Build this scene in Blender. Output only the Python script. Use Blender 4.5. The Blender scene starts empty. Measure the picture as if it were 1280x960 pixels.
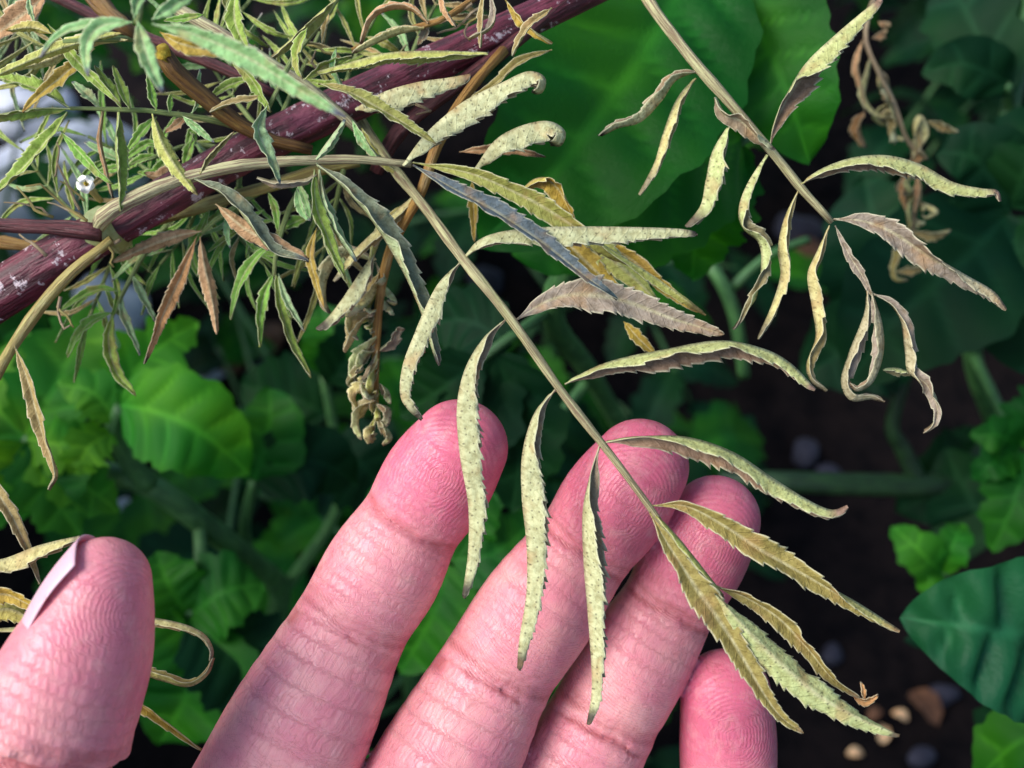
import bpy, math, random
import numpy as np
from mathutils import Vector, Matrix

random.seed(7); rng = np.random.default_rng(7)
R = math.radians
scene = bpy.context.scene

# ------------------------------------------------------------------ camera
CAM_H, PITCH, HFOV = 0.55, R(50), R(50)
cam_d = bpy.data.cameras.new('camera'); cam = bpy.data.objects.new('camera', cam_d)
scene.collection.objects.link(cam); scene.camera = cam
cam.location = (0, 0, CAM_H); cam.rotation_euler = (math.pi/2 - PITCH, 0, 0)
cam_d.sensor_width = 36; cam_d.lens = 18/math.tan(HFOV/2)
cam_d.clip_start = 0.005; cam_d.clip_end = 60
cam_d.dof.use_dof = True; cam_d.dof.focus_distance = 0.164; cam_d.dof.aperture_fstop = 19

# ------------------------------------------------------------------ sky, sun, exposure
world = bpy.data.worlds.new('World'); scene.world = world; world.use_nodes = True
wn = world.node_tree
sky = wn.nodes.new('ShaderNodeTexSky'); sky.sky_type = 'NISHITA'; sky.sun_disc = False
SUN_EL, SUN_AZ = R(45), R(-102)          # azimuth from +Y, clockwise; the light comes from the left
sky.sun_elevation = SUN_EL; sky.sun_rotation = SUN_AZ
wn.nodes['Background'].inputs['Strength'].default_value = 0.12
wn.links.new(sky.outputs['Color'], wn.nodes['Background'].inputs['Color'])
sun_d = bpy.data.lights.new('sun', 'SUN'); sun = bpy.data.objects.new('sun', sun_d)
scene.collection.objects.link(sun)
sun_d.energy = 2.7; sun_d.angle = R(38); sun_d.color = (1.0, 0.95, 0.88)
sdir = Vector((math.cos(SUN_EL)*math.sin(SUN_AZ), math.cos(SUN_EL)*math.cos(SUN_AZ), math.sin(SUN_EL)))
sun.rotation_euler = sdir.to_track_quat('Z', 'Y').to_euler(); sun.location = sdir*3
vs = scene.view_settings
vs.view_transform = 'Standard'; vs.look = 'None'; vs.exposure = 0.77; vs.gamma = 1; vs.use_curve_mapping = False
scene.cycles.use_denoising = True
scene.cycles.max_bounces = 8

# ------------------------------------------------------------------ helpers
CM = np.array(Matrix.Rotation(math.pi/2 - PITCH, 3, 'X'))
CO = np.array([0, 0, CAM_H])
K = 2*math.tan(HFOV/2)/1280.0
XR, YU, ZB = CM[:, 0], CM[:, 1], CM[:, 2]       # right, up, towards the camera

def P(px, py, mm):
    "point of the photograph's column and row at a distance (mm) along the optical axis"
    d = mm/1000.0
    return CO + CM @ np.array([(px-640)*K*d, -(py-480)*K*d, -d])
def PC(px, py, mm):
    d = mm/1000.0
    return np.array([(px-640)*K*d, -(py-480)*K*d, -d])
def ground(px, py, z=0.0):
    a = P(px, py, 100) - CO
    return CO + a*((CAM_H-z)/-a[2])
def px2m(w, mm): return w*K*mm/1000.0
def depth_of(p): return -float((np.asarray(p)-CO) @ ZB)
def srgb(r, g, b):
    f = lambda c: c/12.92 if c <= 0.04045 else ((c+0.055)/1.055)**2.4
    return (f(r/255), f(g/255), f(b/255))

WORG = {}
def link(o, parent, origin):
    scene.collection.objects.link(o)
    po = np.zeros(3)
    if parent is not None:
        o.parent = parent; po = WORG[parent.name]
    o.location = tuple(np.asarray(origin) - po)
    WORG[o.name] = np.asarray(origin, float)
    return o
def tag(o, label=None, cat=None, group=None, kind=None):
    if label: o['label'] = label
    if cat: o['category'] = cat
    if group: o['group'] = group
    if kind: o['kind'] = kind
    return o
def thing(name, origin, label, cat, group=None):
    return tag(link(bpy.data.objects.new(name, None), None, origin), label, cat, group)
def mesh(name, V, F, mat, parent=None, origin=None, smooth=True, uv=None, col=None):
    V = np.asarray(V, float)
    if origin is None: origin = V[0]
    me = bpy.data.meshes.new(name)
    me.from_pydata((V-origin).tolist(), [], F if isinstance(F, list) else F.tolist())
    if smooth: me.polygons.foreach_set('use_smooth', np.ones(len(me.polygons), bool))
    if uv is not None:
        a = me.attributes.new('leaf_uv', 'FLOAT_VECTOR', 'POINT')
        uv3 = np.zeros((len(V), 3)); uv3[:, :uv.shape[1]] = uv
        a.data.foreach_set('vector', uv3.ravel())
    if col is not None:
        a = me.attributes.new('tint', 'FLOAT_COLOR', 'POINT')
        c4 = np.ones((len(V), 4)); c4[:, :col.shape[1]] = col
        a.data.foreach_set('color', c4.ravel())
    me.materials.append(mat); me.update()
    return link(bpy.data.objects.new(name, me), parent, origin)
def spline(pts, n):
    "Catmull-Rom through pts (any dimension), n samples by chord length"
    p = np.asarray(pts, float)
    if len(p) == 2: p = np.array([p[0], (p[0]+p[1])/2, p[1]])
    e = np.vstack([2*p[0]-p[1], p, 2*p[-1]-p[-2]])
    d = np.linalg.norm(np.diff(p[:, :3], axis=0), axis=1)+1e-9
    s = np.concatenate([[0], np.cumsum(d)]); t = np.linspace(0, s[-1], n)
    i = np.clip(np.searchsorted(s, t, 'right')-1, 0, len(p)-2)
    u = ((t-s[i])/d[i])[:, None]
    a, b, c, q = e[i], e[i+1], e[i+2], e[i+3]
    return 0.5*(2*b + (c-a)*u + (2*a-5*b+4*c-q)*u**2 + (3*b-a-3*c+q)*u**3)
def lerp_list(v, t):
    v = np.atleast_1d(np.asarray(v, float))
    if len(v) == 1: return np.full(len(t), v[0])
    return np.interp(t, np.linspace(0, 1, len(v)), v)
def norm(a): return a/(np.linalg.norm(a, axis=-1, keepdims=True)+1e-12)
def wob(t, f, amp, seed):
    r = np.random.default_rng(seed); o = np.zeros_like(t)
    for k in range(3): o += np.sin(2*np.pi*(f*(k*.7+.6)*t + r.random()))*r.uniform(.4, 1)
    return o*amp/2

# ------------------------------------------------------------------ materials
def newmat(name):
    m = bpy.data.materials.new(name); m.use_nodes = True
    nt = m.node_tree; b = nt.nodes['Principled BSDF']
    return m, nt, b
def N(nt, typ, **kw):
    n = nt.nodes.new(typ)
    for k, v in kw.items():
        if k.startswith('i_'):
            key = k[2:]; key = int(key) if key.isdigit() else key.replace('_', ' ')
            if isinstance(v, bpy.types.NodeSocket): nt.links.new(v, n.inputs[key])
            else: n.inputs[key].default_value = v
        else: setattr(n, k, v)
    return n
def M_(nt, op, a, b=None, c=None, clamp=False):
    n = nt.nodes.new('ShaderNodeMath'); n.operation = op; n.use_clamp = clamp
    for i, v in enumerate((a, b, c)):
        if v is None: continue
        if isinstance(v, bpy.types.NodeSocket): nt.links.new(v, n.inputs[i])
        else: n.inputs[i].default_value = v
    return n.outputs[0]
def MIX(nt, f, a, b, mode='MIX'):
    n = nt.nodes.new('ShaderNodeMix'); n.data_type = 'RGBA'; n.blend_type = mode
    for k, v in ((0, f), (6, a), (7, b)):
        if isinstance(v, bpy.types.NodeSocket): nt.links.new(v, n.inputs[k])
        elif k == 0: n.inputs[0].default_value = v
        else: n.inputs[k].default_value = (*v[:3], 1)
    return n.outputs[2]
def RAMP(nt, f, stops):
    n = nt.nodes.new('ShaderNodeMapRange'); nt.links.new(f, n.inputs[0])
    n.inputs[1].default_value, n.inputs[2].default_value = stops; n.clamp = True
    n.interpolation_type = 'SMOOTHSTEP'
    return n.outputs[0]
def bump(nt, b, h, strength, dist):
    n = N(nt, 'ShaderNodeBump', i_Strength=strength, i_Distance=dist)
    nt.links.new(h, n.inputs['Height']); nt.links.new(n.outputs[0], b.inputs['Normal'])

def mat_dryleaf():
    "leaflet blade: colours in 'tint', gland dots, veins and margin from leaf_uv (mm along, mm across, edge 0..1)"
    m, nt, b = newmat('dry_leaflet')
    uv = N(nt, 'ShaderNodeAttribute', attribute_name='leaf_uv'); tint = N(nt, 'ShaderNodeAttribute', attribute_name='tint')
    sep = N(nt, 'ShaderNodeSeparateXYZ', i_0=uv.outputs['Vector'])
    s, a, e = sep.outputs
    oi = N(nt, 'ShaderNodeObjectInfo')
    off = N(nt, 'ShaderNodeCombineXYZ', i_0=oi.outputs['Random'], i_1=oi.outputs['Random'])
    base = N(nt, 'ShaderNodeVectorMath', operation='MULTIPLY_ADD', i_0=off.outputs[0], i_1=(53, 91, 0), i_2=uv.outputs['Vector'])
    flat = N(nt, 'ShaderNodeVectorMath', operation='MULTIPLY', i_0=base.outputs[0], i_1=(1, 1, 0))
    no = N(nt, 'ShaderNodeTexNoise', i_Vector=flat.outputs[0], i_Scale=0.9, i_Detail=5.0, i_Roughness=0.65)
    n2 = N(nt, 'ShaderNodeTexNoise', i_Vector=flat.outputs[0], i_Scale=0.22, i_Detail=3.0)
    c = MIX(nt, RAMP(nt, no.outputs[0], (0.35, 0.7)), tint.outputs['Color'], (0.62, 0.58, 0.5), 'MULTIPLY')
    c = MIX(nt, M_(nt, 'MULTIPLY', RAMP(nt, n2.outputs[0], (0.52, 0.72)), 0.5), c, srgb(172, 132, 84))
    # lateral veins
    ph = M_(nt, 'ADD', M_(nt, 'MULTIPLY', s, 0.5), M_(nt, 'MULTIPLY', M_(nt, 'ABSOLUTE', a), -0.45))
    ph = M_(nt, 'ADD', ph, M_(nt, 'MULTIPLY', no.outputs[0], 0.25))
    fr = M_(nt, 'ABSOLUTE', M_(nt, 'SUBTRACT', M_(nt, 'FRACT', ph), 0.5))
    vein = RAMP(nt, fr, (0.10, 0.0))
    c = MIX(nt, M_(nt, 'MULTIPLY', vein, 0.12), c, (0.45, 0.42, 0.33), 'MULTIPLY')
    # gland dots
    vo = N(nt, 'ShaderNodeTexVoronoi', voronoi_dimensions='2D', i_Vector=flat.outputs[0], i_Scale=0.78, i_Randomness=0.8)
    dot = RAMP(nt, vo.outputs['Distance'], (0.145, 0.08))
    dot = M_(nt, 'MULTIPLY', dot, M_(nt, 'LESS_THAN', e, 0.8))
    dot = M_(nt, 'MULTIPLY', dot, tint.outputs['Alpha'])
    c = MIX(nt, M_(nt, 'MULTIPLY', dot, 0.6), c, srgb(64, 56, 38))
    # pale dry margin
    mg = RAMP(nt, e, (0.86, 0.99))
    c = MIX(nt, M_(nt, 'MULTIPLY', mg, 0.6), c, srgb(226, 222, 186))
    nt.links.new(c, b.inputs['Base Color']); b.inputs['Roughness'].default_value = 0.62
    b.inputs['Specular IOR Level'].default_value = 0.35
    h = M_(nt, 'ADD', no.outputs[0], M_(nt, 'MULTIPLY', vein, -0.13))
    bump(nt, b, h, 0.7, 0.0005)
    return m

def mat_stem(name, c1, c2, c3, stripes=9, scar=None):
    m, nt, b = newmat(name)
    uv = N(nt, 'ShaderNodeAttribute', attribute_name='leaf_uv')
    st = N(nt, 'ShaderNodeVectorMath', operation='MULTIPLY', i_0=uv.outputs['Vector'], i_1=(0.12, stripes*1.0, 0))
    no = N(nt, 'ShaderNodeTexNoise', i_Vector=st.outputs[0], i_Scale=1.0, i_Detail=5.0, i_Roughness=0.6)
    s2 = N(nt, 'ShaderNodeVectorMath', operation='MULTIPLY', i_0=uv.outputs['Vector'], i_1=(0.08, 1.2, 0))
    n2 = N(nt, 'ShaderNodeTexNoise', i_Vector=s2.outputs[0], i_Scale=1.0, i_Detail=6.0, i_Roughness=0.7)
    c = MIX(nt, RAMP(nt, no.outputs[0], (0.4, 0.6)), c1, c2)
    c = MIX(nt, RAMP(nt, n2.outputs[0], (0.52, 0.7)), c, c3)
    if scar:
        s3 = N(nt, 'ShaderNodeVectorMath', operation='MULTIPLY', i_0=uv.outputs['Vector'], i_1=(0.35, 2.6, 0))
        n3 = N(nt, 'ShaderNodeTexNoise', i_Vector=s3.outputs[0], i_Scale=1.0, i_Detail=8.0, i_Roughness=0.75)
        c = MIX(nt, RAMP(nt, n3.outputs[0], (0.575, 0.61)), c, scar)
    nt.links.new(c, b.inputs['Base Color']); b.inputs['Roughness'].default_value = 0.5
    bump(nt, b, M_(nt, 'ADD', no.outputs[0], n2.outputs[0]), 0.85, 0.0008)
    return m

def mat_green(name, c1, c2, rough=0.5, trans=0.3, spec=0.2):
    m, nt, b = newmat(name)
    tint = N(nt, 'ShaderNodeAttribute', attribute_name='tint'); uv = N(nt, 'ShaderNodeAttribute', attribute_name='leaf_uv')
    oi = N(nt, 'ShaderNodeObjectInfo')
    no = N(nt, 'ShaderNodeTexNoise', i_Vector=uv.outputs['Vector'], i_Scale=0.035, i_Detail=2.0)
    n2 = N(nt, 'ShaderNodeTexNoise', i_Vector=uv.outputs['Vector'], i_Scale=1.1, i_Detail=4.0, i_Roughness=0.7)
    c = MIX(nt, RAMP(nt, no.outputs[0], (0.35, 0.68)), c1, c2)
    c = MIX(nt, M_(nt, 'MULTIPLY', oi.outputs['Random'], 0.45), c, (c1[0]*.6, c1[1]*.75, c1[2]*1.1))
    c = MIX(nt, 1.0, c, tint.outputs['Color'], 'MULTIPLY')
    nt.links.new(c, b.inputs['Base Color']); b.inputs['Roughness'].default_value = rough; b.inputs['Specular IOR Level'].default_value = spec
    bump(nt, b, n2.outputs[0], 0.35, 0.0008)
    tr = N(nt, 'ShaderNodeBsdfTranslucent')
    tc = MIX(nt, 1.0, c, (1.5, 1.35, 0.5), 'MULTIPLY'); nt.links.new(tc, tr.inputs['Color'])
    mx = N(nt, 'ShaderNodeMixShader', i_0=trans); nt.links.new(b.outputs[0], mx.inputs[1]); nt.links.new(tr.outputs[0], mx.inputs[2])
    nt.links.new(mx.outputs[0], nt.nodes['Material Output'].inputs['Surface'])
    return m
def mat_plain(name, c1, c2, scale=40, rough=0.8, bmp=0.4, dist=0.002, spec=0.3):
    m, nt, b = newmat(name)
    tc = N(nt, 'ShaderNodeTexCoord')
    no = N(nt, 'ShaderNodeTexNoise', i_Vector=tc.outputs['Object'], i_Scale=scale, i_Detail=7.0, i_Roughness=0.65)
    c = MIX(nt, RAMP(nt, no.outputs[0], (0.35, 0.68)), c1, c2)
    nt.links.new(c, b.inputs['Base Color']); b.inputs['Roughness'].default_value = rough; b.inputs['Specular IOR Level'].default_value = spec
    bump(nt, b, no.outputs[0], bmp, dist)
    return m
def mat_skin():
    m, nt, b = newmat('skin')
    uv = N(nt, 'ShaderNodeAttribute', attribute_name='leaf_uv')        # mm along, mm across, ridge phase
    tint = N(nt, 'ShaderNodeAttribute', attribute_name='tint')         # tip, crease, palmar
    sp = N(nt, 'ShaderNodeSeparateXYZ', i_0=uv.outputs['Vector']); s, a, ph = sp.outputs
    sc = N(nt, 'ShaderNodeSeparateColor', i_0=tint.outputs['Color']); tip, cre, pal = sc.outputs[0], sc.outputs[1], sc.outputs[2]
    tco = N(nt, 'ShaderNodeTexCoord')
    no = N(nt, 'ShaderNodeTexNoise', i_Vector=tco.outputs['Object'], i_Scale=110.0, i_Detail=4.0, i_Roughness=0.6)
    n1 = N(nt, 'ShaderNodeTexNoise', i_Vector=tco.outputs['Object'], i_Scale=420.0, i_Detail=4.0, i_Roughness=0.65)
    c = MIX(nt, RAMP(nt, no.outputs[0], (0.3, 0.7)), srgb(238, 166, 166), srgb(228, 138, 152))
    c = MIX(nt, M_(nt, 'MULTIPLY', tip, 0.75), c, srgb(216, 94, 130))
    c = MIX(nt, M_(nt, 'MULTIPLY', RAMP(nt, n1.outputs[0], (0.45, 0.75)), 0.35), c, srgb(242, 186, 182))
    c = MIX(nt, M_(nt, 'MULTIPLY', cre, 0.7), c, srgb(178, 84, 88))
    nt.links.new(c, b.inputs['Base Color'])
    b.inputs['Subsurface Weight'].default_value = 0.35
    b.inputs['Subsurface Radius'].default_value = (1.0, 0.35, 0.2); b.inputs['Subsurface Scale'].default_value = 0.0012
    b.inputs['Roughness'].default_value = 0.39; b.inputs['Specular IOR Level'].default_value = 0.5
    # papillary ridges
    wv = M_(nt, 'SINE', M_(nt, 'ADD', M_(nt, 'MULTIPLY', ph, 2*math.pi/0.52), M_(nt, 'MULTIPLY', no.outputs[0], 9.0)))
    wv = M_(nt, 'MULTIPLY', wv, M_(nt, 'MULTIPLY', pal, 0.12))
    # criss-cross creases: long fine lines along and across the finger
    def lines(sx, sy, w, seed):
        v = N(nt, 'ShaderNodeVectorMath', operation='MULTIPLY', i_0=uv.outputs['Vector'], i_1=(sx, sy, 0))
        wn_ = N(nt, 'ShaderNodeTexNoise', i_Vector=tco.outputs['Object'], i_Scale=160.0, i_Detail=2.0)
        wv_ = N(nt, 'ShaderNodeVectorMath', operation='MULTIPLY_ADD', i_0=wn_.outputs['Color'], i_1=(2.4*sx+.9, 2.4*sy+.9, 0), i_2=v.outputs[0])
        v2 = N(nt, 'ShaderNodeVectorMath', operation='ADD', i_0=wv_.outputs[0], i_1=(seed, seed*1.7, 0))
        nn = N(nt, 'ShaderNodeTexNoise', i_Vector=v2.outputs[0], i_Scale=1.0, i_Detail=2.0, i_Roughness=0.5)
        d = M_(nt, 'ABSOLUTE', M_(nt, 'SUBTRACT', nn.outputs[0], 0.5))
        return RAMP(nt, d, (w, 0.0))
    l1 = lines(0.22, 1.5, 0.030, 3.0); l2 = lines(1.15, 0.16, 0.026, 11.0); l3 = lines(0.85, 1.0, 0.022, 23.0)
    ls = M_(nt, 'ADD', M_(nt, 'ADD', M_(nt, 'MULTIPLY', l1, 0.8), M_(nt, 'MULTIPLY', l2, 0.8)), M_(nt, 'MULTIPLY', l3, 0.5))
    vo = N(nt, 'ShaderNodeTexVoronoi', feature='DISTANCE_TO_EDGE', i_Vector=tco.outputs['Object'], i_Scale=1500.0)
    cell = RAMP(nt, vo.outputs['Distance'], (0.12, 0.0))
    h = M_(nt, 'SUBTRACT', M_(nt, 'SUBTRACT', wv, M_(nt, 'MULTIPLY', ls, 0.17)), M_(nt, 'MULTIPLY', cell, 0.07))
    h = M_(nt, 'ADD', h, M_(nt, 'MULTIPLY', n1.outputs[0], 0.3))
    bump(nt, b, h, 0.55, 0.0003)
    c2 = MIX(nt, M_(nt, 'MULTIPLY', ls, 0.28, clamp=True), c, srgb(176, 92, 96)); nt.links.new(c2, b.inputs['Base Color'])
    return m

MD = mat_dryleaf()
M_PURPLE = mat_stem('purple_stem', srgb(112, 44, 60), srgb(68, 28, 36), srgb(140, 66, 86), 9, srgb(206, 188, 192))
M_MAROON = mat_stem('maroon_stem', srgb(104, 52, 56), srgb(70, 34, 38), srgb(140, 84, 84), 8)
M_RACHIS = mat_stem('rachis', srgb(208, 204, 150), srgb(140, 118, 90), srgb(186, 186, 120), 9)
M_PETIOLE = mat_stem('petiole', srgb(216, 212, 160), srgb(142, 120, 96), srgb(194, 190, 130), 9)
M_OLIVE = mat_stem('olive_stalk', srgb(178, 164, 92), srgb(150, 128, 70), srgb(190, 184, 120), 6)
M_ORANGE = mat_stem('orange_stalk', srgb(190, 146, 74), srgb(158, 112, 54), srgb(206, 172, 110), 6)
M_BROWN = mat_stem('brown_stalk', srgb(128, 92, 40), srgb(92, 62, 30), srgb(150, 118, 56), 9)
M_GSTALK = mat_stem('green_stalk', srgb(150, 166, 100), srgb(112, 138, 74), srgb(174, 180, 120), 7)
M_TSTEM = mat_stem('tomato_stem', srgb(74, 122, 66), srgb(56, 98, 56), srgb(96, 142, 84), 3)
M_DSTEM = mat_stem('dark_green_stem', srgb(34, 66, 34), srgb(24, 50, 28), srgb(46, 80, 44), 3)
M_TAN = mat_stem('tan_stalk', srgb(188, 166, 130), srgb(146, 122, 94), srgb(206, 190, 156), 6)
M_SKIN = mat_skin()
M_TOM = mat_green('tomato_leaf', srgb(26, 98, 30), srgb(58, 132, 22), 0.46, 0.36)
M_TOMD = mat_green('shade_toned_leaf', srgb(13, 50, 29), srgb(22, 62, 26), 0.5, 0.22, 0.1)  # leaf green darkened so the colour stands in for deep background shade
M_BASIL = mat_green('glossy_leaf', srgb(26, 84, 52), srgb(34, 98, 52), 0.4, 0.18)
M_LIME = mat_green('bright_leaf', srgb(50, 134, 40), srgb(100, 164, 34), 0.5, 0.38)
M_SOIL = mat_plain('soil', srgb(30, 25, 26), srgb(16, 15, 18), 60, 0.95, 0.8, 0.004, 0.04)
M_STONE = mat_plain('pale_stone', srgb(214, 218, 232), srgb(170, 178, 200), 35, 0.8, 0.4, 0.003)
M_PEB = mat_plain('grey_pebble', srgb(56, 56, 72), srgb(36, 36, 48), 60, 0.7)
M_CHIP = mat_plain('litter', srgb(132, 92, 68), srgb(86, 58, 44), 60, 0.8)
M_SUNFLECK = mat_plain('sun_fleck_litter', srgb(240, 200, 156), srgb(226, 170, 120), 60, 0.8)  # bright warm colour stands in for sun flecks on dry scraps
M_PETAL = mat_plain('petal', srgb(246, 244, 236), srgb(232, 230, 222), 200, 0.6, 0.2)
M_PITH = mat_plain('pith', srgb(216, 190, 70), srgb(178, 140, 40), 900, 0.8, 0.9, 0.001)
M_COLLAR = mat_plain('node_collar', srgb(186, 196, 140), srgb(150, 150, 84), 300, 0.55, 0.4, 0.0006)

# ------------------------------------------------------------------ generic builders
def tube(name, W, rad, mat, parent, n=None, seg=10, ridges=0, seed=0, wobble=0.0):
    "tapered round stalk along world points; rad in metres"
    W = np.asarray(W, float)
    L = np.linalg.norm(np.diff(W, axis=0), axis=1).sum()
    n = n or int(np.clip(L/0.0025, 6, 60))
    C = spline(W, n); t = np.linspace(0, 1, n); rad = np.atleast_1d(rad)
    if len(rad) == len(W):
        cs_ = np.concatenate([[0], np.cumsum(np.linalg.norm(np.diff(W, axis=0), axis=1))]); r = np.interp(t, cs_/cs_[-1], rad)
    else: r = lerp_list(rad, t)
    if wobble:
        rr = np.random.default_rng(seed)
        C = C + np.stack([wob(t, 3, wobble, seed+k) for k in range(3)], 1)
        r = r*(1+wob(t, 6, .12, seed+9))
    T = norm(np.gradient(C, axis=0))
    A = norm(np.cross(T, np.where(np.abs(T @ ZB)[:, None] > .95, XR, ZB))); B = np.cross(A, T)
    th = np.linspace(0, 2*np.pi, seg, endpoint=False)
    rm = 1 + (0.10*(.35 if seg > 24 else 1)*np.cos(ridges*th) if ridges else 0*th)
    V = C[:, None]+ (r[:, None]*rm)[..., None]*(np.cos(th)[None, :, None]*A[:, None]+np.sin(th)[None, :, None]*B[:, None])
    V = V.reshape(-1, 3)
    F = []
    for i in range(n-1):
        for j in range(seg):
            k = (j+1) % seg
            F.append((i*seg+j, i*seg+k, (i+1)*seg+k, (i+1)*seg+j))
    F.append(tuple(range(seg))[::-1]); F.append(tuple(range((n-1)*seg, n*seg)))
    s = np.concatenate([[0], np.cumsum(np.linalg.norm(np.diff(C, axis=0), axis=1))])*1000
    # around coordinate is mirrored so that the texture has no seam
    uv = np.stack([np.repeat(s, seg)+seed*13.7, np.tile(np.abs(np.linspace(-1, 1, seg, endpoint=False)), n)], 1)
    return mesh(name, V, F, mat, parent, C[0], uv=uv)

PAL = {  # upper (inner) face, lower (outer) face, tip
 'pale':   ((152, 134, 108), (196, 198, 150), (78, 72, 60)),
 'palegr': ((150, 140, 100), (196, 206, 140), (104, 94, 76)),
 'slate':  ((104, 118, 124), (200, 206, 170), (44, 66, 72)),
 'grey':   ((156, 142, 126), (186, 176, 140), (150, 130, 104)),
 'brownin':((150, 122, 98), (190, 196, 128), (150, 122, 104)),
 'olive':  ((156, 142, 78), (186, 182, 110), (150, 126, 90)),
 'olivegr':((160, 162, 82), (192, 196, 104), (110, 100, 60)),
 'yellow': ((190, 162, 66), (208, 196, 104), (170, 132, 60)),
 'cream':  ((170, 150, 96), (216, 206, 140), (150, 140, 110)),
 'tan':    ((206, 160, 116), (196, 156, 114), (90, 66, 48)),
 'rust':   ((204, 152, 98), (190, 142, 94), (60, 44, 38)),
 'green':  ((152, 180, 76), (162, 184, 104), (120, 122, 60)),
 'fresh':  ((128, 178, 70), (142, 186, 92), (128, 146, 66)),
 'bluegr': ((158, 190, 136), (168, 194, 144), (84, 96, 104)),
 'mint':   ((150, 196, 128), (164, 202, 144), (110, 112, 128)),
 'darkgr': ((130, 140, 112), (182, 196, 146), (80, 84, 88)),
}
_lid = [0]
def leaflet(parent, pts, base, w, roll=0, fold=25, pal='pale', teeth=None, tipdark=0.10, belly=0.45, stalk=0.10, curl=0.0, ns=None, nu=4, name='leaflet', dots=True):
    """narrow serrated leaflet. pts: (column, row[, mm nearer(-)/farther(+)]); base: mm; w: half blade width in photo px;
    roll: way the upper face opens (0 = to the viewer, 90 = right of travel); fold: degrees each half is folded up"""
    _lid[0] += 1; seed = _lid[0]; r = np.random.default_rng(seed)
    W = np.array([P(p[0], p[1], base+(p[2] if len(p) > 2 else 0)) for p in pts])
    L = np.linalg.norm(np.diff(W, axis=0), axis=1).sum()
    teeth = teeth if teeth is not None else max(6, int(L/0.0022))
    ns = ns or int(np.clip(teeth*5, 28, 110))
    C = spline(W, ns); t = np.linspace(0, 1, ns)
    T = norm(np.gradient(C, axis=0)); V0 = norm(CO - C)
    S = norm(np.cross(T, V0)); Nn = norm(np.cross(S, T))
    ro = np.radians(lerp_list(roll, t) + wob(t, 2.2, 9, seed+500)); al = np.radians(np.clip(lerp_list(fold, t)+wob(t, 3, 7, seed+700), 2, 86))
    D = np.cos(ro)[:, None]*Nn + np.sin(ro)[:, None]*S; E = np.cos(ro)[:, None]*S - np.sin(ro)[:, None]*Nn
    wm = px2m(w, base)
    prof = np.clip((t/(belly*.85))**0.7, 0, 1)*np.clip(((1-t)/(1-belly)), 0, 1)**0.56
    prof = np.where(t < stalk, prof*(0.25+0.75*(t/stalk)**1.5), prof)
    prof = prof*(1+wob(t, 2.5, .10, seed)) + 0.02
    thick = 0.00011
    us = np.concatenate([-np.linspace(1, 0, nu+1), np.linspace(0, 1, nu+1)[1:]])
    sides = []
    tt = t*teeth
    top = np.zeros((ns, 2*nu+1, 3)); edge = np.zeros((ns, 2*nu+1)); across = np.zeros((ns, 2*nu+1))
    for j, u in enumerate(us):
        sg = -1 if u < 0 else 1; au = abs(u)
        sh = .37*(sg > 0)
        phs = (tt+sh+0.25*np.sin(tt*1.3+seed)) % 1.0
        amp = 0.38*(0.6+0.4*np.sin(tt*2.1+seed+sg))
        saw = (phs**1.3)*amp
        env = np.clip((t-stalk)*8, 0, 1)
        a = wm*prof*au*(1 + (saw-amp*0.35)*env*(au**4))
        ang = al + curl*au*au + wob(t, 5, .10, seed+31+sg)*au
        top[:, j] = C + (sg*a*np.cos(ang))[:, None]*E + (a*np.sin(ang))[:, None]*D
        # teeth sweep towards the tip and the blade puckers between its veins
        top[:, j] += T*((saw*env*au**6)*wm*prof*0.9)[:, None]
        top[:, j] += Nn*(wob(t, 9, 1, seed+5+j//2)*wm*0.04*au)[:, None]
        edge[:, j] = au; across[:, j] = sg*a*1000
    du = np.gradient(top, axis=1); ds = np.gradient(top, axis=0)
    nr = norm(np.cross(ds, du)); 
    if (nr[:, nu]*D).sum() < 0: nr = -nr
    rim = np.where(np.abs(us) > .99, 0.35, 1.0)[None, :, None]
    mid = (np.abs(us) < 1e-6)[None, :, None]*1.0
    up = top + nr*thick*rim; dn = top - nr*thick*(rim+2.2*mid)
    nv = 2*nu+1; V = np.concatenate([up.reshape(-1, 3), dn.reshape(-1, 3)]); o = ns*nv
    I = np.arange(ns*nv).reshape(ns, nv)
    q1 = np.stack([I[:-1, :-1], I[1:, :-1], I[1:, 1:], I[:-1, 1:]], -1).reshape(-1, 4)
    q2 = q1[:, ::-1]+o
    e1 = np.stack([I[:-1, 0], I[:-1, 0]+o, I[1:, 0]+o, I[1:, 0]], -1)
    e2 = np.stack([I[:-1, -1], I[1:, -1], I[1:, -1]+o, I[:-1, -1]+o], -1)
    F = np.concatenate([q1, q2, e1, e2])
    cu, cl, ct = [np.array(srgb(*c)) for c in PAL[pal]]
    jit = 1+r.uniform(-.10, .10); tf = np.clip((t-(1-tipdark))/max(tipdark, .01), 0, 1)[:, None]
    tf = np.clip(tf*1.8, 0, 1)
    def colr(c):
        k = (c*jit)[None]*(1-tf) + ct[None]*tf
        k = np.repeat(k[:, None], nv, 1)
        mid_ = np.exp(-(us/0.10)**2)[None, :, None]*0.6*(1-tf)[:, None]
        k = k*(1-mid_) + np.array(srgb(214, 208, 166))*mid_
        return k.reshape(-1, 3)
    col = np.concatenate([colr(cu), colr(cl)])
    dv_ = {'pale': 1, 'palegr': 1, 'brownin': .9, 'grey': .8, 'cream': .7, 'olive': .7, 'olivegr': .45, 'slate': .5, 'yellow': .4, 'darkgr': .5}.get(pal, 0.1)
    col = np.concatenate([col, np.concatenate([np.full(ns*nv, .12*dv_), np.full(ns*nv, dv_)])[:, None]], 1)
    sl = np.concatenate([[0], np.cumsum(np.linalg.norm(np.diff(C, axis=0), axis=1))])*1000
    uvu = np.stack([np.repeat(sl, nv), across.ravel(), edge.ravel()], 1)
    uvd = uvu.copy(); uvd[:, 1] += 37
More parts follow.
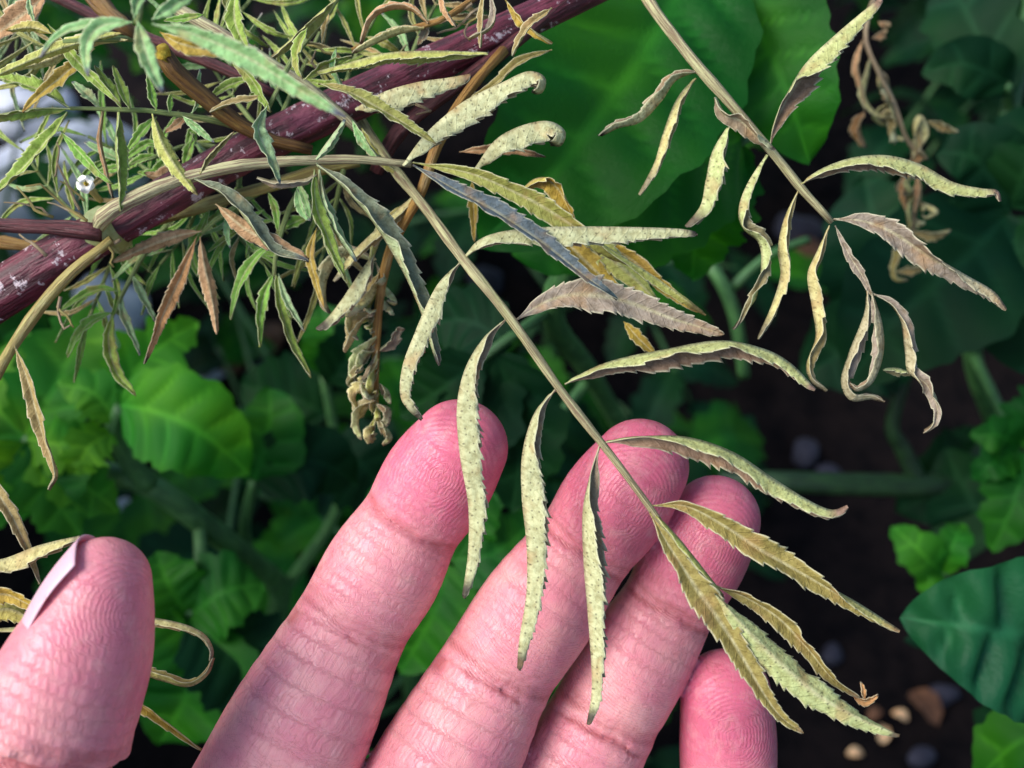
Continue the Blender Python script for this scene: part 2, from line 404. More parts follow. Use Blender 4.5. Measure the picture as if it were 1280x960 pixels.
    uv = np.concatenate([uvu, uvd])
    return mesh(name, V, F, MD, parent, C[0], uv=uv, col=col)

def blade(parent, W, width, mat, roll=0, fold=12, veins=7, lobes=0.10, cup=0.0, ns=46, nu=9, seed=0, name='leaflet', viewN=None, tint=(1, 1, 1), shape=0.42, quilt=1.0):
    "broad leaf: single sheet along world points W, width in metres"
    W = np.asarray(W, float); C = spline(W, ns); t = np.linspace(0, 1, ns)
    T = norm(np.gradient(C, axis=0))
    V0 = norm(CO-C) if viewN is None else np.repeat(np.asarray(viewN, float)[None], ns, 0)
    S = norm(np.cross(T, V0)); Nn = norm(np.cross(S, T))
    ro = np.radians(lerp_list(roll, t)); al = R(fold)
    D = np.cos(ro)[:, None]*Nn + np.sin(ro)[:, None]*S; E = np.cos(ro)[:, None]*S - np.sin(ro)[:, None]*Nn
    L = np.linalg.norm(np.diff(C, axis=0), axis=1).sum()
    prof = np.clip(np.sin(np.pi*np.clip(t, 0, 1)**(math.log(.5)/math.log(shape))), 0, 1)**0.72
    prof = np.maximum(prof*np.clip(1.0, 0, 1), 0.012)
    us = np.linspace(-1, 1, 2*nu+1)
    V = np.zeros((ns, 2*nu+1, 3)); col = np.ones((ns, 2*nu+1, 3)); uv = np.zeros((ns, 2*nu+1, 2))
    r = np.random.default_rng(seed)
    p1 = r.random()*6
    for j, u in enumerate(us):
        sg = 1 if u >= 0 else -1; au = abs(u)
        lob = 1+lobes*np.sin(2*np.pi*(veins*t*1.0)+p1+sg)*(au**3) + lobes*.6*np.sin(2*np.pi*veins*2.3*t+p1*2)*(au**4)
        a = width/2*prof*au*lob
        ph = veins*(t - 0.30*au*(1-t)) + .5*(sg > 0)*.4
        pk = np.abs(np.sin(np.pi*ph))
        q = quilt*width*0.035*(pk-.6)*np.sin(np.pi*min(au*1.05, 1))**.7*np.clip(prof*1.4, 0, 1)
        rip = width*0.03*np.sin(2*np.pi*(2.2*t+.25*sg)+p1)*au**2
        V[:, j] = C + (sg*a*math.cos(al))[:, None]*E + (a*math.sin(al)-cup*a*au+q+rip*1.2)[:, None]*D
        vm = np.exp(-(np.minimum(pk, 1)/.22)**2)*0.6*(1-au**6)
        vm = np.maximum(vm, 0.7*math.exp(-(au/.07)**2))
        col[:, j] = np.array(tint)*(1+vm[:, None]*np.array([1.7, 1.0, 1.2]))
        uv[:, j, 0] = t*L*1000 + seed*17; uv[:, j, 1] = sg*a*1000
    nv = 2*nu+1; I = np.arange(ns*nv).reshape(ns, nv)
    F = np.stack([I[:-1, :-1], I[1:, :-1], I[1:, 1:], I[:-1, 1:]], -1).reshape(-1, 4)
    return mesh(name, V.reshape(-1, 3), F, mat, parent, C[0], uv=uv.reshape(-1, 2), col=np.clip(col.reshape(-1, 3), 0, 3))

# ------------------------------------------------------------------ ground
gx = np.linspace(-1, 1, 161); gx = np.sign(gx)*np.abs(gx)**2.2*14
gy = gx+0.55
X, Y = np.meshgrid(gx, gy, indexing='ij')
Z = sum(a*np.sin(X*f+p)*np.cos(Y*f*1.13+q) for a, f, p, q in ((.010, 9, 0, 1), (.006, 23, 2, .3), (.004, 61, 1, 4), (.002, 140, 3, 2)))
Z -= .012
I = np.arange(161*161).reshape(161, 161)
GF = np.stack([I[:-1, :-1], I[1:, :-1], I[1:, 1:], I[:-1, 1:]], -1).reshape(-1, 4)
tag(mesh('soil_ground', np.stack([X, Y, Z], -1).reshape(-1, 3), GF, M_SOIL, origin=np.zeros(3)), kind='structure')
def gz(x, y): return sum(a*math.sin(x*f+p)*math.cos(y*f*1.13+q) for a, f, p, q in ((.010, 9, 0, 1), (.006, 23, 2, .3), (.004, 61, 1, 4), (.002, 140, 3, 2)))-.012

# ------------------------------------------------------------------ the hand
def seg_field(G, A, B, ra, rb, Nf, flat):
    ab = B-A; q = G-A
    h = np.clip((q @ ab)/(ab @ ab), 0, 1)
    d = q - h[..., None]*ab
    if flat != 1:
        dn = d @ Nf
        dist = np.sqrt(np.maximum((d*d).sum(-1) - dn**2 + (dn/flat)**2, 0))
    else: dist = np.sqrt((d*d).sum(-1))
    return dist - (ra+(rb-ra)*h), h
def smin(a, b, k):
    h = np.clip(0.5+0.5*(b-a)/k, 0, 1)
    return b*(1-h)+a*h - k*h*(1-h)

FING = {  # control points base -> tip: column, row, mm, radius mm ; creases: (arc fraction index, offset mm, depth mm, width mm)
 'index':  dict(p=[(255,1130,168,12.0),(318,1015,168,11.6),(376,905,169,10.9),(438,783,171.5,9.5),(478,715,172.5,9.0),(513,655,173,8.5),(546,602,172,8.6),(574,560,170,7.6)], cr=[(3,-1.2,.65,.7),(3,.5,.45,.6),(3,2.0,.3,.55),(5,.2,.6,.7),(5,-1.5,.3,.6),(1.1,0,.6,.6)], f=.92),
 'middle': dict(p=[(430,1180,170,11.8),(500,1065,170,11.3),(556,962,171,10.8),(619,842,173.5,9.7),(672,762,174,9.0),(729,684,174.5,8.4),(768,630,173,8.6),(800,584,171,7.6)], cr=[(3,-1.2,.65,.7),(3,.6,.5,.6),(3,2.1,.3,.55),(5,.0,.6,.7),(5,1.4,.4,.6)], f=.92),
 'ring':   dict(p=[(580,1240,175,11.0),(640,1120,175.5,10.6),(692,1020,177,10.2),(752,902,179,9.4),(793,828,179.5,8.6),(836,756,179.5,8.1),(868,695,178,8.3),(894,650,176,7.2)], cr=[(3,-.8,.65,.7),(3,.9,.45,.6),(3,2.2,.3,.55),(5,.0,.6,.7),(5,1.3,.4,.6)], f=.92),
 'little': dict(p=[(740,1330,180,9.8),(810,1230,181,9.3),(862,1140,182,8.6),(893,1060,183,8.2),(908,985,183,7.9),(910,925,182,8.0),(907,868,180,7.4)], cr=[(3,0,.6,.5),(4,.4,.5,.45)], f=.92),
 'thumb':  dict(p=[(85,1450,168,16.5),(30,1300,160,14.5),(-18,1150,150,12.2),(5,1040,146,11.0),(36,968,144,10.9),(64,905,144,10.6),(97,832,144,9.5),(119,777,144,7.6),(130,730,144,6.2)], cr=[(4.68,-.01,1.5,1.2),(4.9,.6,.35,.4),(3.2,0,.5,.5)], f=.93),
}
HS = 0.0006
lo = np.array([-0.110, -0.235, -0.215]); hi = np.array([0.062, 0.006, -0.122])
dims = np.ceil((hi-lo)/HS).astype(int)
ax = [lo[i]+HS*np.arange(dims[i]) for i in range(3)]
BIG = 0.03
palm = np.full(dims, BIG, np.float32)
def box_of(mn, mx):
    a = np.clip(((mn-lo)/HS).astype(int), 0, dims); b = np.clip(((mx-lo)/HS).astype(int)+1, 0, dims)
    return tuple(slice(a[i], b[i]) for i in range(3))
def grid(sl):
    return np.stack(np.meshgrid(ax[0][sl[0]], ax[1][sl[1]], ax[2][sl[2]], indexing='ij'), -1)
palm_caps = [((255,1130,172,12),(140,1660,172,15)),((430,1180,173,12),(190,1680,174,16)),((580,1240,177,11.5),(250,1700,176,16)),((740,1330,181,10.5),(310,1710,176,15)),
             ((85,1450,168,17),(170,1650,172,17)),((200,1690,174,21),(150,2080,172,24)),((340,1400,176,12),(300,1560,175,14)),((640,1400,178,12),(360,1600,174,15))]
for a, b in palm_caps:
    A, B = PC(*a[:3]), PC(*b[:3]); pad = max(a[3], b[3])/1000+.012
    sl = box_of(np.minimum(A, B)-pad, np.maximum(A, B)+pad)
    f, _ = seg_field(grid(sl), A, B, a[3]/1000, b[3]/1000, np.array([0, 0, 1.]), .8)
    palm[sl] = smin(palm[sl], f, .010)
FULL = palm.copy()
fing_axis = {}
for nm, fd in FING.items():
    cp = np.array([[*PC(*p[:3]), p[3]/1000] for p in fd['p']])
    if nm not in ('thumb', 'little'): cp[2:7, 3] += np.array([.35, -.45, .35, -.35, .15])/1000
    n = 5*(len(cp)-1)+1
    d = np.linalg.norm(np.diff(cp[:, :3], axis=0), axis=1)
    # uniform sampling between control points so that crease indices stay on them
    e = np.vstack([2*cp[0]-cp[1], cp, 2*cp[-1]-cp[-2]]); out = []
    for i in range(len(cp)-1):
        for u in np.linspace(0, 1, 5, endpoint=False):
            a, b, c, q = e[i], e[i+1], e[i+2], e[i+3]
            out.append(.5*(2*b+(c-a)*u+(2*a-5*b+4*c-q)*u*u+(3*b-a-3*c+q)*u**3))
    out.append(cp[-1]); ctr = np.array(out)
    arc = np.concatenate([[0], np.cumsum(np.linalg.norm(np.diff(ctr[:, :3], axis=0), axis=1))])
    Nf = np.array([0, 0, 1.0]) if nm != 'thumb' else norm(np.array([.75, -.15, .64]))
    fing_axis[nm] = (ctr, arc, Nf)
    mn = (ctr[:, :3]-ctr[:, 3:]).min(0)-.004; mx = (ctr[:, :3]+ctr[:, 3:]).max(0)+.004
    sl = box_of(mn, mx); shp = palm[sl].shape
    best = np.full(shp, BIG, np.float32); arcv = np.zeros(shp, np.float32); raw = np.full(shp, BIG, np.float32)
    for i in range(len(ctr)-1):
        A, B, ra, rb = ctr[i, :3], ctr[i+1, :3], ctr[i, 3], ctr[i+1, 3]
        pad = max(ra, rb)+.006
        s2 = box_of(np.minimum(A, B)-pad, np.maximum(A, B)+pad)
        loc = tuple(slice(max(s2[k].start-sl[k].start, 0), max(min(s2[k].stop, sl[k].stop)-sl[k].start, 0)) for k in range(3))
        gl = tuple(slice(loc[k].start+sl[k].start, loc[k].stop+sl[k].start) for k in range(3))
        G = grid(gl)
        if G.size == 0: continue
        f, h = seg_field(G, A, B, ra, rb, Nf, fd['f'])
        cur = raw[loc]; better = f < cur
        arcv[loc] = np.where(better, arc[i]+h*(arc[i+1]-arc[i]), arcv[loc])
        raw[loc] = np.minimum(cur, f)
    fld = raw.copy()
    # flexion creases on the palmar side
    G = grid(sl)
    Ci = np.stack([np.interp(arcv, arc, ctr[:, k]) for k in range(3)], -1)
    dv = G-Ci; T = norm(ctr[-1, :3]-ctr[0, :3]); S = norm(np.cross(T, Nf))
    lat = dv @ S; front = np.clip((dv @ Nf)/.006, 0, 1)
    for ci, off, dep, wid in fd['cr']:
        s0 = np.interp(ci*5, np.arange(len(arc)), arc) + off/1000
        line = arcv - s0 + 18*lat*lat*(1 if off <= 0 else -.6) + (.0005*np.sin(lat*900+ci) + .0003*np.sin(lat*2300+ci*3))*.45
        fld += (1.35*dep/1000*np.exp(-(line/(wid/1000))**2)*front).astype(np.float32)
        # soft swelling on either side of the fold
        fld -= (dep*.35/1000*(np.exp(-((line-.0026)/.0016)**2)+np.exp(-((line+.0026)/.0016)**2))*front).astype(np.float32)
    blend = smin(palm[sl], fld, .007)
    FULL[sl] = np.minimum(FULL[sl], blend)
    del G, Ci, dv, lat, front

def surface_nets(Fv, lo, h):
    ins = Fv < 0
    c = np.zeros(np.array(Fv.shape)-1, np.uint8)
    for i in (0, 1):
        for j in (0, 1):
            for k in (0, 1):
                c += ins[i:ins.shape[0]-1+i, j:ins.shape[1]-1+j, k:ins.shape[2]-1+k]
    act = np.argwhere((c > 0) & (c < 8))
    idx = np.full(c.shape, -1, np.int32); idx[act[:, 0], act[:, 1], act[:, 2]] = np.arange(len(act))
    cor = np.array([(i, j, k) for i in (0, 1) for j in (0, 1) for k in (0, 1)])
    val = np.stack([Fv[act[:, 0]+o[0], act[:, 1]+o[1], act[:, 2]+o[2]] for o in cor], 1)
    pos = np.zeros((len(act), 3)); cnt = np.zeros(len(act))
    for a in range(8):
        for b in range(a+1, 8):
            if np.abs(cor[a]-cor[b]).sum() != 1: continue
            m = (val[:, a] < 0) != (val[:, b] < 0)
            tt = np.where(m, val[:, a]/(val[:, a]-val[:, b]+1e-20), 0)
            pos += np.where(m[:, None], cor[a]+(cor[b]-cor[a])*tt[:, None], 0); cnt += m
    V = lo + h*(act+pos/cnt[:, None])
    Fs = []
    for axn in range(3):
        s0 = [slice(None)]*3; s1 = [slice(None)]*3; s0[axn] = slice(0, -1); s1[axn] = slice(1, None)
        a, b = ins[tuple(s0)], ins[tuple(s1)]
        e = np.argwhere(a != b); flip = a[e[:, 0], e[:, 1], e[:, 2]]
        u, v = [(1, 2), (2, 0), (0, 1)][axn]
        ok = (e[:, u] > 0) & (e[:, v] > 0) & (e[:, u] < c.shape[u]) & (e[:, v] < c.shape[v])
        e = e[ok]; flip = flip[ok]
        q = []
        for du, dv_ in ((-1, -1), (0, -1), (0, 0), (-1, 0)):
            x = e.copy(); x[:, u] += du; x[:, v] += dv_; q.append(idx[x[:, 0], x[:, 1], x[:, 2]])
        q = np.stack(q, 1); q[~flip] = q[~flip][:, ::-1]
        Fs.append(q[(q >= 0).all(1)])
    return V, np.concatenate(Fs)
HV, HF = surface_nets(FULL, lo, HS)
# light relaxation against grid stepping
for _ in range(2):
    acc = np.zeros_like(HV); cn = np.zeros(len(HV))
    for a, b in ((0, 1), (1, 2), (2, 3), (3, 0)):
        np.add.at(acc, HF[:, a], HV[HF[:, b]]); np.add.at(cn, HF[:, a], 1)
        np.add.at(acc, HF[:, b], HV[HF[:, a]]); np.add.at(cn, HF[:, b], 1)
    HV = HV*.5 + .5*acc/cn[:, None]
uvh = np.zeros((len(HV), 3)); tin = np.zeros((len(HV), 3)); bestd = np.full(len(HV), 1e9)
for fi, (nm, (ctr, arc, Nf)) in enumerate(fing_axis.items()):
    bs = np.zeros(len(HV)); bd = np.full(len(HV), 1e9)
    for i in range(len(ctr)-1):
        f, h = seg_field(HV, ctr[i, :3], ctr[i+1, :3], ctr[i, 3], ctr[i+1, 3], Nf, 1)
        m = f < bd; bd = np.where(m, f, bd); bs = np.where(m, arc[i]+h*(arc[i+1]-arc[i]), bs)
    Ci = np.stack([np.interp(bs, arc, ctr[:, k]) for k in range(3)], -1); dv = HV-Ci
    T = norm(ctr[-1, :3]-ctr[-6, :3]); S = norm(np.cross(T, Nf)); lat = (dv @ S)*1000
    along = bs*1000 + np.maximum((dv @ T)*1000, 0)*(bs > arc[-1]-1e-6)
    Lf = arc[-1]*1000; rt = ctr[-1, 3]*1000
    core = Lf-4.0; ds_ = along-core
    ring = np.sqrt(lat**2+(ds_*.8)**2)+1e-6
    far = along*-1.0 + core + .05*lat**2 
    wgt = 1/(1+np.exp(-(ds_+6.5)*.9))
    phs = ring*wgt + far*(1-wgt)
    m = bd < bestd; bestd = np.where(m, bd, bestd)
    pal = np.clip((dv @ Nf)*1000/4+.2, 0, 1)
    tip = np.clip((along-(Lf-21))/14, 0, 1)*(.8 if nm == 'thumb' else 1)
    if nm == 'thumb': tip = tip*.45
    cr = np.zeros(len(HV))
    for ci, off, dep, wid in FING[nm]['cr']:
        s0 = np.interp(ci*5, np.arange(len(arc)), arc)*1000+off
        line = bs*1000 - s0 + .018*lat*lat*(1 if off <= 0 else -.6) + .22*np.sin(lat*.9+ci) + .13*np.sin(lat*2.3+ci*3)
        cr = np.maximum(cr, np.exp(-(line/.65)**2)*min(1, dep/.6)*pal)
    for arr, v in ((uvh[:, 0], along+fi*77), (uvh[:, 1], lat+fi*31), (uvh[:, 2], phs), (tin[:, 0], tip), (tin[:, 1], cr), (tin[:, 2], pal)):
        arr[m] = v[m]
HVw = HV @ CM.T + CO
hand = mesh('hand', HVw, HF, M_SKIN, None, P(200, 1700, 174), uv=uvh, col=tin)
tag(hand, 'open hand with pink fingertips held under the drooping dry leaf, thumb apart', 'hand')

M_NAIL, _nt, _b = newmat('nail')
_b.inputs['Base Color'].default_value = (*srgb(226, 182, 194), 1); _b.inputs['Roughness'].default_value = 0.4
_b.inputs['Subsurface Weight'].default_value = .2; _b.inputs['Subsurface Scale'].default_value = .001
_no = N(_nt, 'ShaderNodeTexNoise', i_Scale=300.0, i_Detail=3.0); bump(_nt, _b, _no.outputs[0], .15, .0003)
def nail(K0, K1, O, Rn, half, thick=.00045):
    T = norm(K1-K0); O = norm(O - T*(O @ T)); Wd = np.cross(T, O); V = []
    n, k = 14, 13
    for sgn in (1, -1):
        for i in range(n):
            v = i/(n-1)
            for j in range(k):
                u = 2*j/(k-1)-1; th = u*half
                arch = .0006*math.sin(math.pi*v)
                endr = (1-(abs(u)**2.5)*.12*(1 if v > .5 else -0.3))
                c = K0+(K1-K0)*v*endr
                V.append(c + O*(Rn*(math.cos(th)-1)+arch+sgn*thick/2) + Wd*Rn*math.sin(th))
    I = np.arange(n*k).reshape(n, k); o = n*k
    q = np.stack([I[:-1, :-1], I[1:, :-1], I[1:, 1:], I[:-1, 1:]], -1).reshape(-1, 4)
    F = q.tolist()+(q[:, ::-1]+o).tolist()
    ring = list(I[0, :])+list(I[1:, -1])+list(I[-1, -2::-1])+list(I[-2:0:-1, 0])
    F += [(int(ring[i]), int(ring[(i+1) % len(ring)]), int(ring[(i+1) % len(ring)])+o, int(ring[i])+o) for i in range(len(ring))]
    mesh('nail', np.array(V), F, M_NAIL, hand)
nail(P(30, 777, 143.2), P(103, 670, 143), -XR*.80+YU*.58+ZB*.04, .0078, R(46), .00025)
for nm in ('index', 'middle', 'ring', 'little'):
    ctr, arc, Nf = fing_axis[nm]
    t1, t0 = ctr[-1], ctr[-9]
    D1 = norm(t1[:3]-t0[:3])
    a = t0[:3]-np.array([0, 0, t0[3]*.90]); b = t1[:3]+D1*t1[3]*.8-np.array([0, 0, t1[3]*.55])
    nail(CO+CM @ a, CO+CM @ b, -ZB, .0062, R(60))

# ------------------------------------------------------------------ the marigold plant
stemW = [P(*a) for a in ((-700, 760, 420), (-420, 600, 300), (-180, 478, 205), (-60, 405, 184), (0, 368, 180), (90, 312, 179), (180, 262, 179), (300, 193, 180), (400, 144, 181), (500, 98, 182), (600, 52, 184), (700, 6, 187), (800, -45, 191), (900, -105, 196), (1000, -180, 204))]
g0 = stemW[0].copy(); root = np.array([g0[0]-.05, g0[1], gz(g0[0]-.05, g0[1])-.01])
mari = thing('marigold_plant', root, 'drying marigold plant with thick purple stem and narrow toothed yellowing leaflets', 'plant')
tube('stem', [root, root*.6+g0*.4+np.array([-.005, 0, 0]), *stemW], [.0056, .0054, .0052, .0050, .0046, .0043, .00415, .0038, .0034, .0031, .0031, .0031, .0031, .0030, .0028, .0026, .0024], M_PURPLE, mari, n=130, seg=28, ridges=7, wobble=.0003)
def stalk(name, pts, base, rpx, mat, parent=mari, seg=10, ridges=0, wobble=.00008):
    W = [P(p[0], p[1], base+(p[2] if len(p) > 2 else 0)) for p in pts]
    _lid[0] += 1
    return tube(name, W, [px2m(r, base) for r in np.atleast_1d(rpx)], mat, parent, seg=seg, ridges=ridges, seed=_lid[0], wobble=wobble)
def leaves(parent, base, rows, k=1.0):
    for r_ in rows:
        kw = r_[3] if len(r_) > 3 else {}
        leaflet(parent, r_[0], base+kw.pop('dz', 0), r_[1]*k, pal=r_[2], **kw)

# node where the long stalk leaves the stem
stalk('node_collar', [(122, 299, 0), (128, 294, 0), (140, 287, 0), (148, 282, 0)], 179, [27, 32, 32, 27], M_COLLAR, seg=20, wobble=.0003)
stalk('side_branch', [(-120, 268, 6), (0, 281, 0), (70, 284, -1), (128, 290, -1)], 176, [9, 8.5, 8.5, 11], M_MAROON, seg=12, ridges=5)
stalk('side_branch', [(60, -10), (130, 25), (230, 65), (300, 95), (345, 118)], 186, [6.5, 7.5, 7.5, 7, 6], M_MAROON, ridges=5)
stalk('side_branch', [(470, 215, 5), (490, 175, 3), (530, 135, 1), (580, 100), (640, 55, 0), (720, -10, 3)], 183, [9, 10, 9, 8, 8], M_MAROON, ridges=5)
cs = stalk('cut_branch', [(203, 66, -8), (225, 95, -6), (260, 125, -4), (300, 155, -2), (340, 175), (390, 188, 2)], 176, [12, 11, 10, 9, 8, 6], M_BROWN, ridges=7, seg=14)
stalk('pith', [(200, 61, -9), (206, 70, -8)], 176, [9, 12], M_PITH, cs, seg=12, wobble=.0004)
stalk('side_branch', [(105, -20, 2), (130, 10, 0), (152, 30, -2), (170, 45, -2)], 158, [12, 12, 10, 5], M_BROWN)
stalk('side_branch', [(220, 10, 2), (290, 50), (340, 80), (400, 120), (450, 165)], 178, [7, 7, 6.5, 6, 5], M_PETIOLE, ridges=4)
stalk('side_branch', [(60, 318, 8), (180, 280, 4), (250, 258, 2), (330, 235), (400, 212), (450, 203)], 184, [6, 7, 8, 7, 7, 5], M_OLIVE, ridges=4)
stalk('side_branch', [(-60, 305, 4), (0, 303), (45, 308), (90, 300)], 186, [8, 8, 7, 4], M_ORANGE)

# leaf A: long horizontal stalk
LA = stalk('compound_leaf', [(121, 292, 8), (131, 270, 1), (163, 250, 0), (220, 226), (300, 207), (395, 200), (460, 200), (514, 205)], 171, [9, 11, 8.8, 7.6, 6.8, 5.8, 5, 4.4], M_PETIOLE, ridges=5, seg=14)
leaves(LA, 168, [
 ([(516,206),(560,233),(620,266),(680,306),(730,345),(772,374)], 17, 'slate', dict(roll=-38, fold=34, tipdark=.10, dz=-10, teeth=22)),
 ([(516,203,2),(590,217),(650,243),(700,271),(760,312),(825,353),(882,394)], 15, 'olivegr', dict(roll=[15,10,180], fold=30, teeth=24)),
 ([(505,208),(535,168),(580,130),(628,106),(660,92),(679,98),(677,113),(665,116,2)], 27, 'pale', dict(roll=[95,92,88,80,70], fold=66, dz=1, tipdark=.05)),
 ([(594,214,2),(620,178),(652,160),(685,154),(704,165),(700,180),(688,180,3)], 26, 'pale', dict(roll=[100,95,88,75,60], fold=64, dz=3, tipdark=.15)),
 ([(445,138,4),(480,118),(520,106),(560,100),(588,95)], 24, 'pale', dict(roll=92, fold=68, dz=2)),
 ([(574,190,2),(610,186),(645,188),(682,196)], 7, 'tan', dict(roll=20, fold=20, dz=8, tipdark=.2)),
 ([(654,238),(668,226),(686,224),(702,240),(712,262),(720,280)], 18, 'yellow', dict(roll=[70,40,30,10], fold=50, dz=4)),
 ([(690,282,2),(716,312),(745,340),(778,366)], 18, 'yellow', dict(roll=-20, fold=32, dz=8)),
 ([(716,286,2),(760,320),(795,350),(822,378)], 16, 'olivegr', dict(roll=170, fold=20, dz=7)),
 ([(735,290,2),(790,325),(830,360),(872,390)], 12, 'yellow', dict(roll=0, fold=30, dz=10)),
 ([(780,402,2),(800,425),(822,445)], 9, 'yellow', dict(roll=0, fold=30, dz=10)),
 ([(395,204),(432,235),(470,280),(505,338),(530,395),(540,430),(549,457)], 21, 'darkgr', dict(roll=[-50,-55,-50,-60], fold=48, dz=-4, teeth=18, tipdark=.08)),
 ([(243,223),(285,246),(315,282),(342,314),(386,326)], 15, 'darkgr', dict(roll=[-40,-50,-40], fold=40, dz=-2, tipdark=.12)),
 ([(270,255),(305,285),(345,305),(386,324)], 13, 'tan', dict(roll=180, fold=20, dz=-1, tipdark=.06)),
 ([(393,212),(394,255),(408,295),(432,350)], 11, 'green', dict(roll=-30, fold=30, dz=2)),
 ([(400,212),(402,250),(420,290),(446,326)], 10, 'bluegr', dict(roll=-70, fold=50, dz=3)),
 ([(334,132),(322,160),(334,193),(350,230)], 12, 'bluegr', dict(roll=[-20,-40], fold=35, dz=-4, tipdark=.08)),
 ([(321,223),(345,228),(380,226),(396,218)], 8, 'grey', dict(roll=60, fold=40, dz=2)),
 ([(250,218),(262,195),(292,165)], 6, 'olive', dict(roll=30, fold=50, dz=-2)),
 ([(396,200),(410,180),(432,150)], 8, 'bluegr', dict(roll=60, fold=50, dz=-3)),
 ([(371,235),(378,262),(388,276)], 8, 'mint', dict(roll=30, fold=40, dz=4)),
])
# leaf B: the dry leaf lying over the fingers
LB = stalk('compound_leaf', [(446, 142, 28), (480, 195, 23), (518, 242, 15), (579, 324, 4), (637, 397, 0), (697, 483, 0), (752, 553, 0), (812, 634, 0), (850, 686, 0), (893, 742, 1)], 158, [6.5, 6.6, 6.6, 6.0, 5.6, 5.1, 4.6, 4.0, 2.6, 1.8], M_RACHIS, ridges=4, seg=14)
leaves(LB, 158, [
 ([(577,327,3),(553,352,2),(537,380),(520,420),(506,458),(503,492),(512,510),(528,524)], 22, 'pale', dict(roll=[-20,-90,-95,-88,-80], fold=[50,70,66,60], dz=2, teeth=16)),
 ([(582,322,3),(604,300),(650,289),(720,286),(800,287),(850,289),(872,293)], 25, 'pale', dict(roll=[60,92,90,84,80], fold=[50,66,70,76], dz=1, tipdark=.06)),
 ([(633,399),(606,424),(584,462),(574,510),(578,570),(588,630),(588,690),(580,748)], 29, 'pale', dict(roll=[-40,-86,-90,-92], fold=[40,70,68,66], teeth=26, tipdark=.08)),
 ([(643,401),(686,376),(730,368),(785,378),(840,398),(905,418)], 23, 'grey', dict(roll=[-10,-6,10], fold=14, dz=3, tipdark=.04, teeth=20)),
 ([(694,487),(670,518),(656,565),(655,620),(661,680),(661,740),(652,800),(649,838)], 30, 'pale', dict(roll=[-40,-84,-90,-92], fold=[46,70,70,68], teeth=28, tipdark=.09)),
 ([(706,480),(760,455),(830,439),(900,428),(950,437),(985,455),(1018,488)], 27, 'brownin', dict(roll=[58,56,54,62,84], fold=[50,58,60,70], teeth=20, tipdark=.05)),
 ([(750,556),(740,590),(731,640),(732,700),(737,760),(742,830),(742,870),(736,906)], 27, 'pale', dict(roll=[-20,-62,-78,-88,-90], fold=[50,60,66,66], teeth=26, tipdark=.08)),
 ([(757,553),(800,547),(860,549),(915,567),(965,600),(1010,628),(1040,640),(1060,634)], 27, 'brownin', dict(roll=[40,55,60,82,86], fold=[40,56,64,70], teeth=18, tipdark=.10)),
 ([(815,632),(860,633),(910,660),(960,694),(1020,726),(1075,758),(1124,790)], 22, 'olive', dict(roll=[8,12,-20,50,84], fold=[32,36,44,64], teeth=22, tipdark=.04)),
 ([(812,640),(832,676),(870,735),(915,800),(950,860),(975,895),(1004,916)], 22, 'olive', dict(roll=[-10,-6,-10,0], fold=[34,26,30,40], teeth=24, tipdark=.04, dz=-3)),
 ([(893,742),(930,784),(975,829),(1025,871),(1075,899),(1124,920)], 24, 'palegr', dict(roll=[165,172,168,150], fold=[34,30,26,40], teeth=22, tipdark=.06, dz=-4)),
 ([(893,733),(930,745),(972,771),(1008,808),(1041,848),(1074,871)], 17, 'olive', dict(roll=[30,20,20], fold=[36,44,50], teeth=16, tipdark=.10)),
 ([(820,645),(850,678),(885,722),(905,748)], 9, 'olivegr', dict(roll=60, fold=60, dz=-3)),
 ([(1066,870),(1082,876),(1098,868)], 8, 'rust', dict(roll=30, fold=40, dz=1)),
 ([(1080,876),(1078,862),(1076,852)], 5, 'rust', dict(roll=30, fold=40, dz=1)),
], 0.9)
# leaf C: orange stalk hanging with crumpled leaflets
LC = stalk('compound_leaf', [(630, 62, 8), (585, 115, 4), (548, 178, 2), (526, 240, 2), (490, 306, 8), (474, 380, 12), (470, 450, 14), (470, 525, 16)], 174, [6, 6.4, 6.4, 6.4, 6.2, 5.5, 4.6, 3], M_ORANGE, ridges=4)
leaves(LC, 186, [
 ([(468,318),(450,345),(430,375),(412,398),(396,412)], 18, 'pale', dict(roll=[-60,-90,-80], fold=60, dz=-6, tipdark=.25)),
 ([(470,325),(430,318),(408,345),(405,375),(412,392)], 15, 'pale', dict(roll=[60,100,80], fold=50, dz=0)),
 ([(474,340),(462,375),(445,390),(438,412),(448,425)], 15, 'cream', dict(roll=[30,120,60], fold=45, dz=-2)),
 ([(470,388),(452,402),(440,425),(430,440)], 13, 'cream', dict(roll=[20,60,100], fold=50, dz=-2)),
 ([(470,420),(455,440),(442,462),(446,478)], 12, 'palegr', dict(roll=[60,140,60], fold=45)),
 ([(472,440),(490,425),(497,412),(506,412)], 10, 'pale', dict(roll=[60,20], fold=40, dz=2)),
 ([(470,500),(452,508),(446,528),(452,550)], 10, 'palegr', dict(roll=[20,90,150], fold=45)),
 ([(470,505),(486,512),(484,530),(474,535)], 11, 'pale', dict(roll=[20,90,150], fold=45)),
 ([(470,520),(482,535),(488,548),(478,556)], 9, 'palegr', dict(roll=[20,120], fold=45)),
 ([(468,470),(450,486),(442,496),(446,512)], 11, 'cream', dict(roll=[20,150,60], fold=40)),
 ([(474,480),(484,490),(488,505)], 9, 'palegr', dict(roll=[20,150], fold=40)),
 ([(530,236),(500,262),(470,290),(440,320),(418,352)], 12, 'cream', dict(roll=[-60,-80], fold=55, dz=-8)),
 ([(505,255),(478,290),(462,330)], 10, 'olivegr', dict(roll=[60,80], fold=55, dz=-6)),
 ([(590,225),(592,250),(593,302)], 8, 'yellow', dict(roll=10, fold=40, dz=-2)),
])
rr = np.random.default_rng(5)
